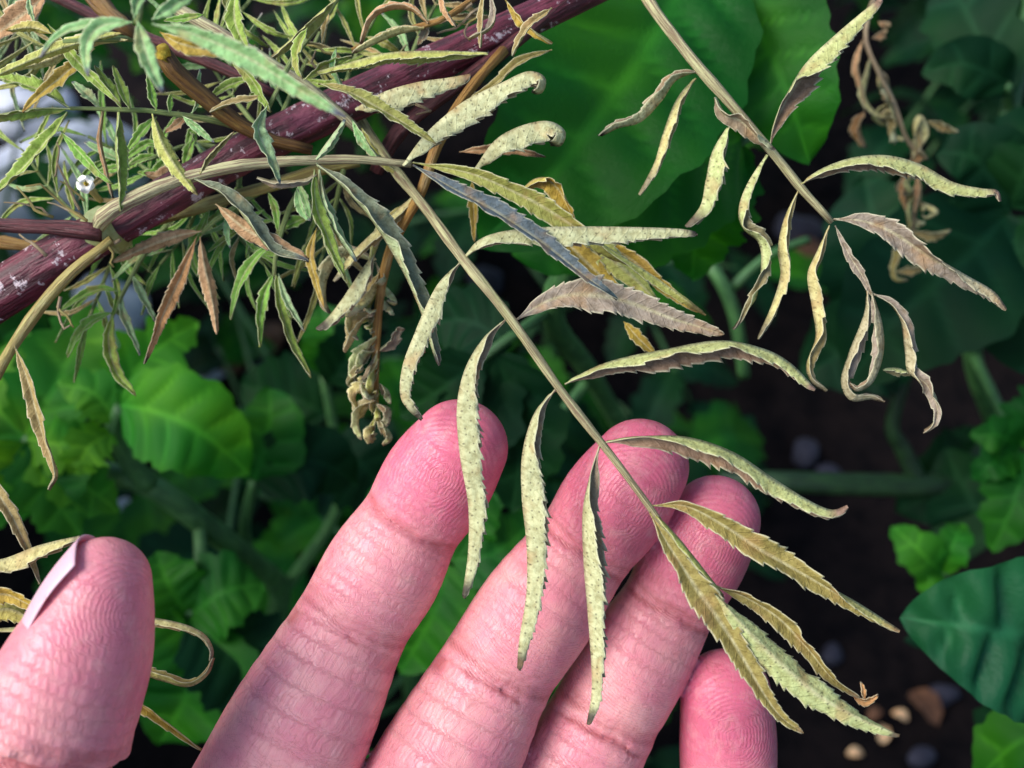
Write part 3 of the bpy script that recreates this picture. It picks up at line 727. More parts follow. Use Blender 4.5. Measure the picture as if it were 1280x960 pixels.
for k in range(20):
    y0 = rr.uniform(330, 540); x0 = 471+rr.uniform(-3, 3); sg = -1 if rr.random() < .66 else 1; L_ = rr.uniform(18, 52)*(.6 if y0 > 470 else 1)
    a = rr.uniform(.5, 1.35); cx, cy = math.cos(a)*sg, math.sin(a)
    p = [(x0, y0-8), (x0+cx*L_*.4, y0+cy*L_*.3), (x0+cx*L_*rr.uniform(.5, .8), y0+cy*L_*.75, rr.uniform(-4, 4)), (x0+cx*L_*rr.uniform(.2, 1.0), y0+cy*L_*rr.uniform(1, 1.2), rr.uniform(-5, 5)), (x0+cx*L_*rr.uniform(.1, 1.1), y0+cy*L_*rr.uniform(.9, 1.35), rr.uniform(-6, 6))]
    leaflet(LC, p, 187, rr.uniform(5, 11), roll=[rr.uniform(-60, 60), rr.uniform(60, 160), rr.uniform(0, 90)], fold=46, pal=('cream', 'palegr', 'pale', 'olivegr')[k % 4], teeth=7, ns=36, nu=3)
# leaf D: withered leaf hanging on the right
LD = stalk('compound_leaf', [(745, -95, 24), (785, -40, 12), (815, 8, 4), (842, 44, 2), (876, 86), (920, 138), (960, 184), (1000, 234), (1040, 278)], 172, [7, 7, 7, 6.5, 6.5, 6, 5.5, 5, 4], M_RACHIS, ridges=4)
leaves(LD, 172, [
 ([(876,88),(845,98),(825,125),(800,150),(772,158),(748,170)], 13, 'pale', dict(roll=[40,90,60], fold=60, dz=4, tipdark=.1)),
 ([(870,98),(848,125),(832,165),(820,205),(800,244)], 11, 'cream', dict(roll=[-60,-90], fold=55, dz=6, tipdark=.3)),
 ([(963,180),(970,150),(985,118),(1010,80),(1050,42),(1103,-2)], 24, 'brownin', dict(roll=[30,40,86,90,90], fold=[40,50,70,70], dz=-1, teeth=16)),
 ([(893,122),(905,142),(925,150),(945,168),(968,188)], 14, 'pale', dict(roll=[60,20,100], fold=40, dz=-3)),
 ([(912,158),(893,190),(885,225),(878,258),(858,284)], 20, 'palegr', dict(roll=[-60,-92,-90], fold=64, dz=4, tipdark=.25)),
 ([(960,194),(936,232),(926,262),(930,285),(950,302),(954,330),(944,370),(930,392),(917,412)], 13, 'palegr', dict(roll=[-60,-110,-40,-100,60,-60], fold=55, teeth=18)),
 ([(1002,230),(1030,212),(1068,199),(1110,197),(1150,208),(1190,230),(1225,238),(1246,240),(1249,252)], 19, 'brownin', dict(roll=[60,64,70,84,88,60], fold=[50,60,64,72], dz=-2, teeth=20, tipdark=.12)),
 ([(998,238),(982,275),(975,312),(978,345),(966,385),(948,424)], 12, 'cream', dict(roll=[-30,-80,-100,-60], fold=52, dz=1, tipdark=.2)),
 ([(1042,274),(1080,277),(1120,293),(1160,318),(1205,345),(1240,366),(1257,388)], 20, 'grey', dict(roll=[-20,-10,30,70,86], fold=[30,36,50,70], dz=-1, teeth=18)),
 ([(1037,282),(1022,318),(1012,345),(1018,385),(1022,420),(1010,455),(1016,476),(1034,488)], 13, 'cream', dict(roll=[-20,-90,-100,-40,-90], fold=50, tipdark=.2)),
 ([(1044,282),(1060,315),(1078,345),(1090,370)], 7, 'grey', dict(roll=10, fold=35, belly=.6)),
 ([(1085,362),(1082,395),(1064,440),(1054,475),(1064,498),(1088,497),(1106,502)], 13, 'grey', dict(roll=[-40,-80,-60,-90,-60], fold=50)),
 ([(1089,365),(1100,405),(1102,440),(1090,475),(1072,487),(1062,478)], 12, 'grey', dict(roll=[40,80,60,90,60], fold=50, dz=-2)),
 ([(1088,366),(1112,378),(1128,402),(1134,440),(1138,466),(1160,482),(1172,508),(1168,528),(1154,541)], 13, 'grey', dict(roll=[-20,-60,-90,60,-90], fold=48)),
 ([(1104,463),(1120,462),(1142,468)], 8, 'palegr', dict(roll=60, fold=48, dz=1)),
])
# leaf G1: thin green leaf at the top left
LG = stalk('compound_leaf', [(310, 164, 8), (270, 151, 2), (200, 140), (150, 137), (88, 135)], 172, [5, 4, 3.5, 3, 2.5], M_GSTALK)
leaves(LG, 170, [
 ([(86,134),(60,118),(25,106),(-25,92)], 17, 'green', dict(roll=[40,50], fold=40, teeth=14)),
 ([(88,136),(45,137),(0,144),(-40,150)], 13, 'green', dict(roll=[-40,-50], fold=40, teeth=12)),
 ([(84,140),(58,178),(28,212),(-10,246)], 16, 'green', dict(roll=[40,50], fold=40, teeth=14)),
 ([(76,164),(100,190),(120,212),(140,230)], 10, 'fresh', dict(roll=30, fold=30)),
 ([(149,140),(146,180),(149,220),(151,264)], 15, 'green', dict(roll=[-50,-40], fold=45, teeth=14, tipdark=.06)),
 ([(190,142),(203,180),(222,212),(247,244)], 13, 'olivegr', dict(roll=170, fold=25, teeth=12)),
 ([(152,136),(138,112),(118,82)], 9, 'green', dict(roll=20, fold=30)),
 ([(162,136),(152,112),(141,82)], 9, 'green', dict(roll=20, fold=30)),
 ([(125,134),(108,118),(90,102)], 9, 'bluegr', dict(roll=20, fold=30, dz=6)),
 ([(196,138),(190,122),(184,92)], 8, 'fresh', dict(roll=20, fold=30)),
 ([(212,140),(212,128),(213,118)], 6, 'fresh', dict(roll=20, fold=30)),
 ([(228,145),(245,158),(268,178)], 8, 'mint', dict(roll=20, fold=35)),
 ([(196,146),(178,165),(158,190)], 9, 'fresh', dict(roll=20, fold=30, dz=4)),
 ([(240,142),(246,128),(247,108),(250,86)], 6, 'mint', dict(roll=20, fold=40, dz=2)),
 ([(236,142),(222,156),(206,166)], 8, 'tan', dict(roll=20, fold=30, dz=5)),
], 0.84)
# leaf G2: blurred tuft in front
LT = stalk('compound_leaf', [(178, -40, 16), (176, 0, 4), (172, 28)], 134, [6, 5, 4], M_GSTALK)
leaves(LT, 133, [
 ([(190,30),(250,45),(315,75),(375,112),(432,146)], 19, 'mint', dict(roll=[10,20], fold=24, dz=-2, tipdark=.1, teeth=18)),
 ([(172,26),(180,58),(190,88),(203,116)], 15, 'mint', dict(roll=[10,-20], fold=24, dz=-2, tipdark=.12)),
 ([(166,28),(130,32),(110,52),(110,95)], 14, 'mint', dict(roll=[10,30], fold=26, dz=0, tipdark=.12)),
 ([(162,28),(100,34),(70,48),(50,72)], 10, 'mint', dict(roll=[30,50], fold=36, dz=2, tipdark=.15)),
 ([(168,24),(172,0),(186,-30)], 10, 'mint', dict(roll=0, fold=30)),
 ([(190,25),(215,8),(250,-12)], 12, 'mint', dict(roll=0, fold=30)),
 ([(200,40),(225,54),(262,62),(300,66)], 14, 'yellow', dict(roll=10, fold=25, dz=12)),
], 0.84)
LH = stalk('compound_leaf', [(172, 50, 8), (140, 48, 2), (110, 50), (80, 52)], 164, [4, 4, 3, 3], M_GSTALK)
leaves(LH, 164, [
 ([(160,40),(120,48),(70,62),(0,92),(-20,100)], 11, 'olivegr', dict(roll=[160,170], fold=30)),
 ([(160,50),(110,52),(60,75),(10,88)], 14, 'cream', dict(roll=[160,170], fold=30, dz=3)),
 ([(65,42),(40,34),(8,38)], 10, 'yellow', dict(roll=[160,170], fold=30, dz=2)),
 ([(118,60),(82,92),(50,118),(28,140)], 12, 'yellow', dict(roll=20, fold=30, dz=4)),
 ([(60,30),(75,50),(92,70),(110,90),(150,130)], 11, 'green', dict(roll=20, fold=30, dz=3)),
 ([(60,-10),(40,10),(20,25),(-20,55)], 20, 'tan', dict(roll=20, fold=20, dz=10)),
 ([(36,-5),(38,10),(44,30)], 6, 'bluegr', dict(roll=20, fold=40, dz=6)),
], 0.84)
# leaves in the top middle
LI = stalk('compound_leaf', [(640, -30, 10), (590, 0, 4), (560, 20), (530, 32), (480, 45), (440, 62)], 172, [4, 4, 4, 4, 3, 2], M_ORANGE)
leaves(LI, 171, [
 ([(530,34),(500,40),(470,52),(440,66)], 11, 'cream', dict(roll=[80,90], fold=55)),
 ([(535,28),(515,12),(490,10),(465,22),(450,55)], 9, 'tan', dict(roll=[60,90], fold=50)),
 ([(610,68),(560,66),(490,68),(440,80),(396,92)], 16, 'olivegr', dict(roll=[-60,-80], fold=50, dz=-2, tipdark=.01, teeth=22)),
 ([(398,104),(440,118),(480,140),(520,164),(546,182)], 15, 'olivegr', dict(roll=[-40,-30], fold=36, dz=-6, tipdark=.06, teeth=20)),
 ([(535,30),(530,45),(522,56)], 8, 'pale', dict(roll=20, fold=30, dz=2)),
 ([(612,-10),(618,15),(612,35),(585,48)], 8, 'grey', dict(roll=[20,80], fold=40, dz=-2)),
 ([(604,-10),(602,25),(600,60)], 7, 'cream', dict(roll=[20,60], fold=40, dz=-2)),
 ([(548,-10),(558,15),(570,34)], 7, 'tan', dict(roll=[20,60], fold=40, dz=-2)),
 ([(632,0),(650,25),(670,42),(690,55)], 9, 'yellow', dict(roll=[20,60], fold=40, dz=-1)),
 ([(690,10),(665,30),(650,50),(640,70)], 10, 'cream', dict(roll=[20,60], fold=40, dz=-4)),
 ([(650,95),(632,115),(612,142)], 9, 'tan', dict(roll=[20,60], fold=30, dz=6)),
 ([(690,62),(650,78),(620,105),(580,130)], 10, 'olive', dict(roll=[20,60], fold=40, dz=5)),
], 0.84)
LJ = stalk('compound_leaf', [(430, -30, 4), (420, 0), (395, 35), (365, 75), (345, 115), (335, 135)], 172, [4, 4, 4, 3.5, 3, 3], M_GSTALK)
leaves(LJ, 171, [
 ([(420,0),(395,22),(365,50),(340,72)], 14, 'olivegr', dict(roll=[-40,-50], fold=40, dz=-2)),
 ([(384,35),(375,55),(372,80),(378,98)], 11, 'green', dict(roll=[20,60], fold=36, dz=-4)),
 ([(295,-10),(293,20),(300,45),(312,65)], 14, 'green', dict(roll=[20,0], fold=24, dz=-2)),
 ([(288,75),(312,95),(330,125),(338,140)], 11, 'green', dict(roll=[20,30], fold=36)),
 ([(312,98),(285,108),(262,122)], 10, 'green', dict(roll=[20,30], fold=30, dz=4)),
 ([(380,100),(410,80),(440,70)], 9, 'green', dict(roll=[20,30], fold=30)),
 ([(255,18),(230,24),(205,26)], 8, 'fresh', dict(roll=[20,30], fold=30, dz=-4)),
 ([(330,120),(310,125),(285,130),(262,140)], 8, 'cream', dict(roll=[20,60], fold=40)),
 ([(440,150),(455,175),(480,205)], 10, 'mint', dict(roll=[20,60], fold=40, dz=3)),
 ([(452,160),(470,190),(500,220)], 12, 'olivegr', dict(roll=[20,60], fold=40, dz=6)),
 ([(412,5),(408,30),(403,55)], 7, 'cream', dict(roll=[20,60], fold=40)),
 ([(420,60),(418,85),(428,110)], 7, 'mint', dict(roll=[20,60], fold=40)),
], 0.84)
# hanging green and brown leaflets below the stem
LK = stalk('compound_leaf', [(345, 226, 4), (300, 255, 2), (270, 275), (252, 292)], 182, [5, 4, 3.5, 3], M_GSTALK)
leaves(LK, 181, [
 ([(252,289),(222,295),(185,308),(140,328)], 12, 'tan', dict(roll=170, fold=20, tipdark=.03, teeth=14)),
 ([(246,296),(228,340),(205,390),(180,455)], 12, 'rust', dict(roll=[10,-40], fold=30, tipdark=.1, teeth=18)),
 ([(250,296),(256,335),(266,380),(271,418)], 11, 'tan', dict(roll=170, fold=20, tipdark=.02, teeth=14)),
 ([(262,262),(250,290),(232,320)], 8, 'fresh', dict(roll=20, fold=30, dz=3)),
 ([(285,262),(284,290),(288,310)], 6, 'mint', dict(roll=20, fold=30, dz=3)),
], 0.84)
LM = stalk('compound_leaf', [(380, 225, 4), (358, 270, 2), (346, 310), (342, 345)], 184, [4, 3.5, 3, 2.5], M_GSTALK)
leaves(LM, 184, [
 ([(345,300),(318,325),(300,355),(288,400)], 10, 'fresh', dict(roll=[20,40], fold=30)),
 ([(343,340),(330,370),(324,400),(325,434)], 10, 'fresh', dict(roll=[20,-40], fold=36)),
 ([(344,338),(350,385),(364,430),(389,472)], 11, 'green', dict(roll=[-20,-40], fold=40)),
 ([(348,342),(358,375),(380,414)], 7, 'bluegr', dict(roll=[20,-40], fold=40)),
 ([(345,275),(320,280),(290,292),(260,315)], 8, 'fresh', dict(roll=20, fold=36, dz=3)),
 ([(390,270),(365,280),(345,292)], 10, 'fresh', dict(roll=20, fold=36, dz=3)),
 ([(396,285),(388,318),(395,350),(405,384)], 8, 'yellow', dict(roll=20, fold=20, dz=-4)),
 ([(400,260),(415,310),(435,355)], 9, 'green', dict(roll=20, fold=36, dz=-6)),
 ([(335,240),(345,260),(348,290)], 8, 'fresh', dict(roll=20, fold=36, dz=-2)),
 ([(372,226),(384,255),(388,276)], 8, 'mint', dict(roll=20, fold=36, dz=-2)),
 ([(330,262),(310,275),(290,290)], 6, 'fresh', dict(roll=20, fold=36, dz=2)),
], 0.84)
LN = stalk('compound_leaf', [(215, 275, 2), (185, 310, 2), (165, 345), (150, 375), (146, 392)], 190, [4, 3.5, 3, 2.5, 2], M_GSTALK)
leaves(LN, 190, [
 ([(150,364),(125,362),(100,372),(75,390)], 9, 'fresh', dict(roll=[20,40], fold=36)),
 ([(142,390),(118,400),(98,420),(84,447)], 10, 'fresh', dict(roll=[20,40], fold=36)),
 ([(142,392),(135,425),(145,465),(170,495)], 12, 'green', dict(roll=[-10,-20], fold=30)),
 ([(152,366),(155,395),(175,444)], 8, 'bluegr', dict(roll=[20,-40], fold=40)),
 ([(165,342),(178,370),(194,402)], 8, 'bluegr', dict(roll=[20,-40], fold=40)),
], 0.84)
LO = stalk('compound_leaf', [(290, 190, 4), (240, 180, 3), (200, 195), (165, 205), (140, 210)], 186, [4, 3, 3, 2.5, 2], M_GSTALK)
leaves(LO, 186, [
 ([(200,195),(175,200),(155,215)], 8, 'fresh', dict(roll=20, fold=36)),
 ([(165,205),(140,195),(105,177)], 9, 'mint', dict(roll=20, fold=30)),
 ([(160,206),(140,212),(118,216)], 8, 'fresh', dict(roll=20, fold=30)),
 ([(215,190),(195,215),(172,216)], 9, 'fresh', dict(roll=20, fold=30)),
 ([(205,192),(185,180),(150,205)], 8, 'fresh', dict(roll=20, fold=30)),
 ([(245,180),(240,165),(233,190)], 7, 'fresh', dict(roll=20, fold=30)),
 ([(225,200),(200,220),(180,216)], 10, 'tan', dict(roll=160, fold=20, dz=-4)),
 ([(243,172),(236,190),(230,212)], 9, 'fresh', dict(roll=20, fold=30)),
 ([(128,138),(125,175),(132,210),(140,248)], 5, 'tan', dict(roll=60, fold=40, dz=-8)),
 ([(240,175),(265,195),(290,205)], 8, 'mint', dict(roll=60, fold=40, dz=2)),
], 0.84)
# further thin leaves crowding the stem
rr = np.random.default_rng(77)
for a, b, m, pl in (((250, 232), (200, 330), 12, 'fresh'), ((330, 170), (250, 60), 10, 'green'), ((420, 150), (470, 20), 10, 'olivegr'), ((300, 215), (330, 330), 8, 'fresh'), ((120, 290), (30, 190), 9, 'green'), ((210, 235), (110, 170), 12, 'fresh'),
                    ((350, 150), (400, 40), 9, 'green'), ((500, 110), (560, -20), 10, 'cream'), ((160, 270), (110, 400), 14, 'fresh'), ((90, 60), (-10, 20), 4, 'olivegr'), ((430, 210), (400, 330), 10, 'green'), ((60, -20), (20, 60), 14, 'bluegr'), ((250, 60), (330, -20), 8, 'green')):
    mx, my = (a[0]+b[0])/2+rr.uniform(-20, 20), (a[1]+b[1])/2+rr.uniform(-20, 20)
    lf = stalk('compound_leaf', [(*a, 4-m), (mx, my, 2), (*b, 0)], 180+m, [3.5, 2.8, 2], M_GSTALK, seg=7)
    q = spline(np.array([(*a, 0), (mx, my, 0), (*b, 0)], float), 20)
    for k in range(11):
        f = 19 if k == 0 else int(19-3.3*((k+1)//2))
        if f < 2: continue
        o = q[f]; t_ = q[f]-q[f-1]; an = math.atan2(t_[1], t_[0]) + (0 if k == 0 else (1 if k % 2 else -1)*rr.uniform(.6, 1.1))
        an += .35*math.cos(an)                                   # they droop
        L_ = rr.uniform(55, 108); bend = rr.uniform(-.35, .35)
        pts = [(o[0], o[1]), (o[0]+.5*L_*math.cos(an), o[1]+.5*L_*math.sin(an)), (o[0]+L_*math.cos(an+bend), o[1]+L_*math.sin(an+bend), rr.uniform(-3, 5))]
        leaflet(lf, pts, 180+m, rr.uniform(3.4, 5.4), roll=[rr.uniform(-40, 40), rr.uniform(-50, 50)], fold=rr.uniform(20, 45), pal=pl if rr.random() < .8 else ('mint', 'olivegr', 'cream')[int(rr.integers(3))], ns=34, nu=3)
# lower left leaf, passing behind the thumb
LP = stalk('compound_leaf', [(140, 300, 0), (95, 335, 0), (60, 372, 0), (25, 420, 0), (-5, 470, 0), (-45, 560, -4), (-50, 680, -10), (-40, 780, -14), (0, 860, -14)], 174, [6, 6.8, 7.2, 7.2, 6.8, 5, 4.4, 4, 3], M_OLIVE, ridges=4)
leaves(LP, 170, [
 ([(18,432),(36,478),(50,530),(64,572),(70,594),(60,612)], 11, 'cream', dict(roll=[20,30,80], fold=36, tipdark=.12)),
 ([(-46,560),(-10,605),(22,660),(50,730)], 10, 'cream', dict(roll=[20,-30], fold=30, dz=-4)),
 ([(-48,700),(0,702),(50,684),(100,672)], 18, 'cream', dict(roll=[90,80], fold=60, dz=-6)),
 ([(-44,760),(0,742),(30,752),(60,770)], 12, 'yellow', dict(roll=[30,20], fold=30, dz=-6)),
 ([(-40,780),(10,762),(60,790)], 14, 'yellow', dict(roll=[150,160], fold=30, dz=-4)),
 ([(-30,790),(80,782),(150,772),(210,778),(250,792),(264,812),(262,826)], 10, 'cream', dict(roll=[70,75,80], fold=50, dz=-6, belly=.6)),
 ([(-20,810),(80,845),(160,838),(200,848),(235,856),(258,842),(266,822)], 11, 'olive', dict(roll=[-50,-60,-70], fold=50, dz=-6, belly=.6)),
 ([(0,860),(100,852),(160,872),(200,898),(252,938)], 11, 'yellow', dict(roll=[20,30], fold=56, dz=-6, belly=.6)),
])
# fine dry twigs round the node
for k, (pts, rp) in enumerate([
  ([(108,275,-2),(80,258),(55,232),(30,232)], 1.3), ([(100,262),(90,245),(82,225),(70,200)], 1.2), ([(70,222),(72,200),(73,178)], 1.0),
  ([(66,272),(45,262),(30,245),(20,232)], 1.4), ([(60,270),(45,258),(5,252)], 1.0), ([(105,272),(85,262),(60,252)], 1.2), ([(104,250),(92,238),(75,225)], 1.0),
  ([(60,320),(40,305),(25,292)], 1.6), ([(150,300),(130,310),(118,325)], 1.6), ([(135,302),(140,320),(142,335)], 1.4),
  ([(600,10),(580,25),(560,40),(545,42)], 1.4), ([(590,5),(570,18),(548,30)], 1.3), ([(598,20),(585,30),(570,28)], 1.2), ([(590,25),(580,40),(588,50)], 1.1), ([(520,130),(540,140),(520,142)], 1.3),
  ([(420,70),(400,62),(385,55)], 1.3), ([(400,90),(390,75),(395,62)], 1.2), ([(78,372),(72,385),(78,410),(90,408)], 1.6), ([(72,385),(84,395),(92,412)], 1.3)]):
    stalk('twig', [(p[0], p[1], p[2] if len(p) > 2 else 0) for p in pts], 174, [rp*1.6, rp*1.3, rp*.8], M_TAN if k % 3 else M_OLIVE, seg=6, wobble=.0003)
# small white flower on the stem
fl = stalk('flower', [(126, 252, 1), (120, 244), (114, 236, -1), (110, 231, -1)], 171, [3.5, 4.5, 5, 3.5], M_OLIVE)
for k in range(5):
    a = R(72*k+20); ca, sa = math.cos(a), math.sin(a)
    blade(fl, [P(107+1.5*ca, 229+1.5*sa, 169.6), P(107+6.5*ca, 230+6.5*sa, 168.9), P(107+12*ca, 230+12*sa, 169.6)], .0014, M_PETAL, ns=10, nu=4, seed=k, name='petal', shape=.62, quilt=.3)
stalk('flower_centre', [(107.5, 230, -2), (107, 229, -2.4)], 171, [2.6, 2.0], M_PITH, fl, seg=8)

# ------------------------------------------------------------------ broad-leaved plants behind
def bl(parent, pts, wpx, mat, **kw):
    d = np.mean([p[2] for p in pts]); _lid[0] += 1
    return blade(parent, [P(*p) for p in pts], px2m(wpx, d), mat, seed=_lid[0], **kw)
def pet(parent, pts, r, mat=M_TSTEM, name='leaf_stalk'):
    _lid[0] += 1
    return tube(name, [P(*p) for p in pts], r, mat, parent, seg=8, seed=_lid[0])
def groundroot(px, py):
    g = ground(px, py); g[2] = gz(g[0], g[1])-.004; return g

# centre tomato plant, with the large leaf behind the dry one
rt = groundroot(800, 560)
tA = thing('tomato_plant', rt, 'tomato plant with large glossy green leaf behind the pale withered leaflets', 'plant')
tube('stem', [rt, P(790, 560, 420), P(740, 470, 320), P(690, 385, 270), P(760, 260, 250), P(860, 90, 238), P(930, -60, 236)], [.005, .0042, .0036, .003, .003, .003], M_TSTEM, tA, n=50, seg=12, seed=3)
l1 = pet(tA, [(860, 90, 238), (880, 40, 232), (890, -20, 226)], [.0016, .0013])
bl(l1, [(872, -55, 224), (815, 50, 214), (745, 150, 207), (680, 230, 205), (598, 306, 212)], 285, M_TOM, fold=14, veins=6, lobes=.03, roll=[6, 0], tint=(.95, 1, .85), quilt=1.4)
bl(l1, [(905, -45, 226), (950, 40, 219), (985, 120, 216), (1012, 204, 222)], 165, M_TOM, fold=12, veins=6, lobes=.04, tint=(.85, .95, .85))
l2 = pet(tA, [(960, 165, 246), (938, 170, 238), (925, 178, 230)], [.0014, .0011])
bl(l2, [(928, 172, 230), (860, 205, 222), (780, 250, 220), (690, 300, 226), (640, 318, 230)], 190, M_TOM, fold=10, veins=6, lobes=.04, roll=[-10, 0], tint=(.9, 1, .9))
bl(l2, [(925, 180, 232), (890, 240, 230), (870, 300, 238), (865, 350, 245)], 120, M_TOM, fold=10, veins=5, tint=(.9, 1, .9))
l3 = pet(tA, [(690, 385, 270), (640, 420, 262), (600, 450, 262)], [.0014, .0011])
for p, w in (([(600, 450, 262), (560, 480, 262), (500, 520, 270)], 90), ([(610, 445, 265), (600, 520, 266), (560, 600, 276)], 110), ([(620, 440, 262), (650, 540, 268), (640, 640, 276)], 120), ([(640, 430, 262), (580, 400, 268), (520, 410, 276)], 90)):
    bl(l3, p, w, M_TOMD, veins=5, lobes=.08)
l4 = pet(tA, [(740, 470, 320), (600, 640, 300), (560, 700, 292)], [.0016, .0012])
for p, w in (([(560, 700, 292), (580, 640, 288), (630, 590, 290)], 100), ([(565, 700, 290), (620, 690, 288), (680, 640, 294)], 90), ([(560, 705, 292), (540, 770, 290), (500, 840, 296)], 120), ([(560, 700, 292), (510, 660, 292), (470, 600, 300)], 110), ([(570, 720, 295), (640, 780, 296), (700, 860, 300)], 130)):
    bl(l4, p, w, M_TOM, veins=5, lobes=.06)
st2 = pet(tA, [(860, 300, 330), (900, 350, 325), (920, 400, 330), (930, 470, 340)], [.0022, .002], name='side_shoot')
pet(tA, [(915, 360, 330), (960, 320, 330), (1010, 300, 335)], [.0016, .0012], name='side_shoot')

# left tomato plant with bright leaves
rt = groundroot(330, 800)
tB = thing('tomato_plant', rt, 'bright green tomato plant with thick arching stem between thumb and purple stem', 'plant')
tube('stem', [rt, P(350, 745, 420), P(318, 706, 345), P(250, 652, 318), P(182, 604, 305), P(100, 590, 302), P(20, 600, 306), P(-60, 560, 310)], [.0052, .0048, .0044, .004, .0036, .003], M_TSTEM, tB, n=50, seg=14, seed=9)
k1 = pet(tB, [(185, 606, 305), (160, 575, 298), (142, 540, 292), (150, 508, 286)], [.0034, .0026, .0016])
bl(k1, [(150, 506, 286), (195, 515, 281), (250, 540, 280), (312, 592, 290)], 128, M_LIME, fold=10, veins=5, lobes=.05, roll=[10, -10], tint=(.75, 1, .8))
bl(k1, [(144, 525, 288), (115, 490, 284), (70, 480, 284)], 60, M_LIME, veins=4, lobes=.15)
bl(k1, [(150, 500, 286), (172, 460, 290), (205, 430, 292), (248, 402, 298)], 80, M_LIME, veins=4, lobes=.2, tint=(.7, .95, .9))
bl(k1, [(140, 540, 290), (110, 560, 284), (90, 600, 286)], 55, M_LIME, veins=4, lobes=.25)
k2 = pet(tB, [(312, 700, 343), (306, 655, 332), (318, 600, 322)], [.002, .0016])
bl(k2, [(318, 602, 322), (330, 560, 316), (338, 520, 314), (336, 484, 318)], 105, M_TOM, fold=10, veins=4, lobes=.05, roll=-10)
bl(k2, [(320, 600, 322), (365, 580, 316), (405, 580, 318), (448, 606, 326)], 100, M_TOMD, fold=10, veins=4, lobes=.05)
k3 = pet(tB, [(100, 590, 302), (60, 570, 294), (30, 545, 290)], [.0022, .0015])
for p, w, m in (([(30, 545, 290), (60, 500, 288), (100, 420, 294), (120, 380, 300)], 110, M_LIME), ([(30, 548, 290), (-10, 500, 288), (-50, 440, 296)], 120, M_LIME), ([(34, 548, 288), (80, 555, 284), (130, 540, 288)], 70, M_LIME), ([(28, 552, 290), (10, 600, 284), (-20, 660, 288)], 110, M_LIME), ([(40, 552, 288), (60, 610, 284), (100, 670, 288)], 90, M_TOM), ([(26, 545, 290), (20, 480, 292), (30, 410, 300)], 90, M_LIME), ([(32, 552, 288), (95, 600, 288), (150, 640, 296)], 80, M_LIME)):
    bl(k3, p, w, m, veins=4, lobes=.16, roll=random.uniform(-20, 20))
k4 = pet(tB, [(250, 652, 318), (250, 720, 310), (235, 770, 304)], [.0022, .0015])
for p, w, m in (([(235, 770, 304), (210, 730, 298), (195, 690, 302)], 90, M_TOM), ([(238, 770, 304), (280, 740, 300), (330, 730, 306)], 110, M_TOM), ([(235, 775, 304), (240, 850, 298), (200, 930, 304)], 150, M_TOM), ([(240, 775, 304), (300, 830, 300), (340, 900, 306)], 140, M_TOMD), ([(230, 775, 302), (180, 800, 300), (130, 860, 306)], 110, M_TOM)):
    bl(k4, p, w, m, veins=5, lobes=.08, roll=random.uniform(-20, 20))
k5 = pet(tB, [(350, 745, 400), (420, 640, 380), (420, 560, 370), (405, 470, 360)], [.0024, .0016])
for p, w, m in (([(405, 470, 360), (415, 430, 356), (400, 380, 360)], 80, M_TOM), ([(410, 480, 360), (440, 440, 356), (470, 400, 366)], 80, M_TOMD), ([(412, 560, 368), (450, 580, 360), (500, 640, 370)], 120, M_TOMD), ([(410, 520, 366), (370, 500, 366), (300, 480, 376)], 110, M_TOMD)):
    bl(k5, p, w, m, veins=5, lobes=.08, roll=random.uniform(-20, 20))

# right-hand dark plant
rt = groundroot(1250, 560)
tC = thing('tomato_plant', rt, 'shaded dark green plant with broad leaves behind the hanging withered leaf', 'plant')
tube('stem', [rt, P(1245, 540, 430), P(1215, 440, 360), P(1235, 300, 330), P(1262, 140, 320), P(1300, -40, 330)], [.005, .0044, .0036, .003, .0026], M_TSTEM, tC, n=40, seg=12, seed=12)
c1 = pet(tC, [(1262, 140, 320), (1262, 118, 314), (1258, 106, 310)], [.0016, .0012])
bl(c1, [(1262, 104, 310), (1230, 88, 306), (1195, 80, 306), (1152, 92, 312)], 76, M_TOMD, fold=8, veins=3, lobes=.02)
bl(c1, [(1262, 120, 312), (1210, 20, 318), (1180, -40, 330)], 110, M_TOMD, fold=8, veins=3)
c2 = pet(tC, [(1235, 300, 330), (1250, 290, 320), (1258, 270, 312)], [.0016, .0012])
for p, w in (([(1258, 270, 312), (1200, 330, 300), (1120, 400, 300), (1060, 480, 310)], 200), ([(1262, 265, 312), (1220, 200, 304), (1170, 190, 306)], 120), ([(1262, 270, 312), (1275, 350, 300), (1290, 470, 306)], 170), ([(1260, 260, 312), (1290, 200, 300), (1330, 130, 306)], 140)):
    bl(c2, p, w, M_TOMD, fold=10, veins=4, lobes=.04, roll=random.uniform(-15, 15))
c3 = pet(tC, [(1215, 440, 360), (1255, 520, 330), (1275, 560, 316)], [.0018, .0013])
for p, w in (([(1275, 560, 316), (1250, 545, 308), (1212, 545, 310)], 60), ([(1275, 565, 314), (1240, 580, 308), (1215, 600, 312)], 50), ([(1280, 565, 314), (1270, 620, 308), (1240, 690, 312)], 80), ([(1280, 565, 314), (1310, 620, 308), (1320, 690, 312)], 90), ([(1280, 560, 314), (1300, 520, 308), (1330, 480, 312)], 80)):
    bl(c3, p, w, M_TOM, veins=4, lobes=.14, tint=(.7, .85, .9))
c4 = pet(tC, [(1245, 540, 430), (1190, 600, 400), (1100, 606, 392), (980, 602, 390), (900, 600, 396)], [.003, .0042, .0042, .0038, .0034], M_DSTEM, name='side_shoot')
pet(tC, [(1148, 602, 396), (1128, 560, 390), (1116, 525, 384), (1150, 420, 372)], [.0036, .003, .0026, .0022], M_DSTEM, name='side_shoot')
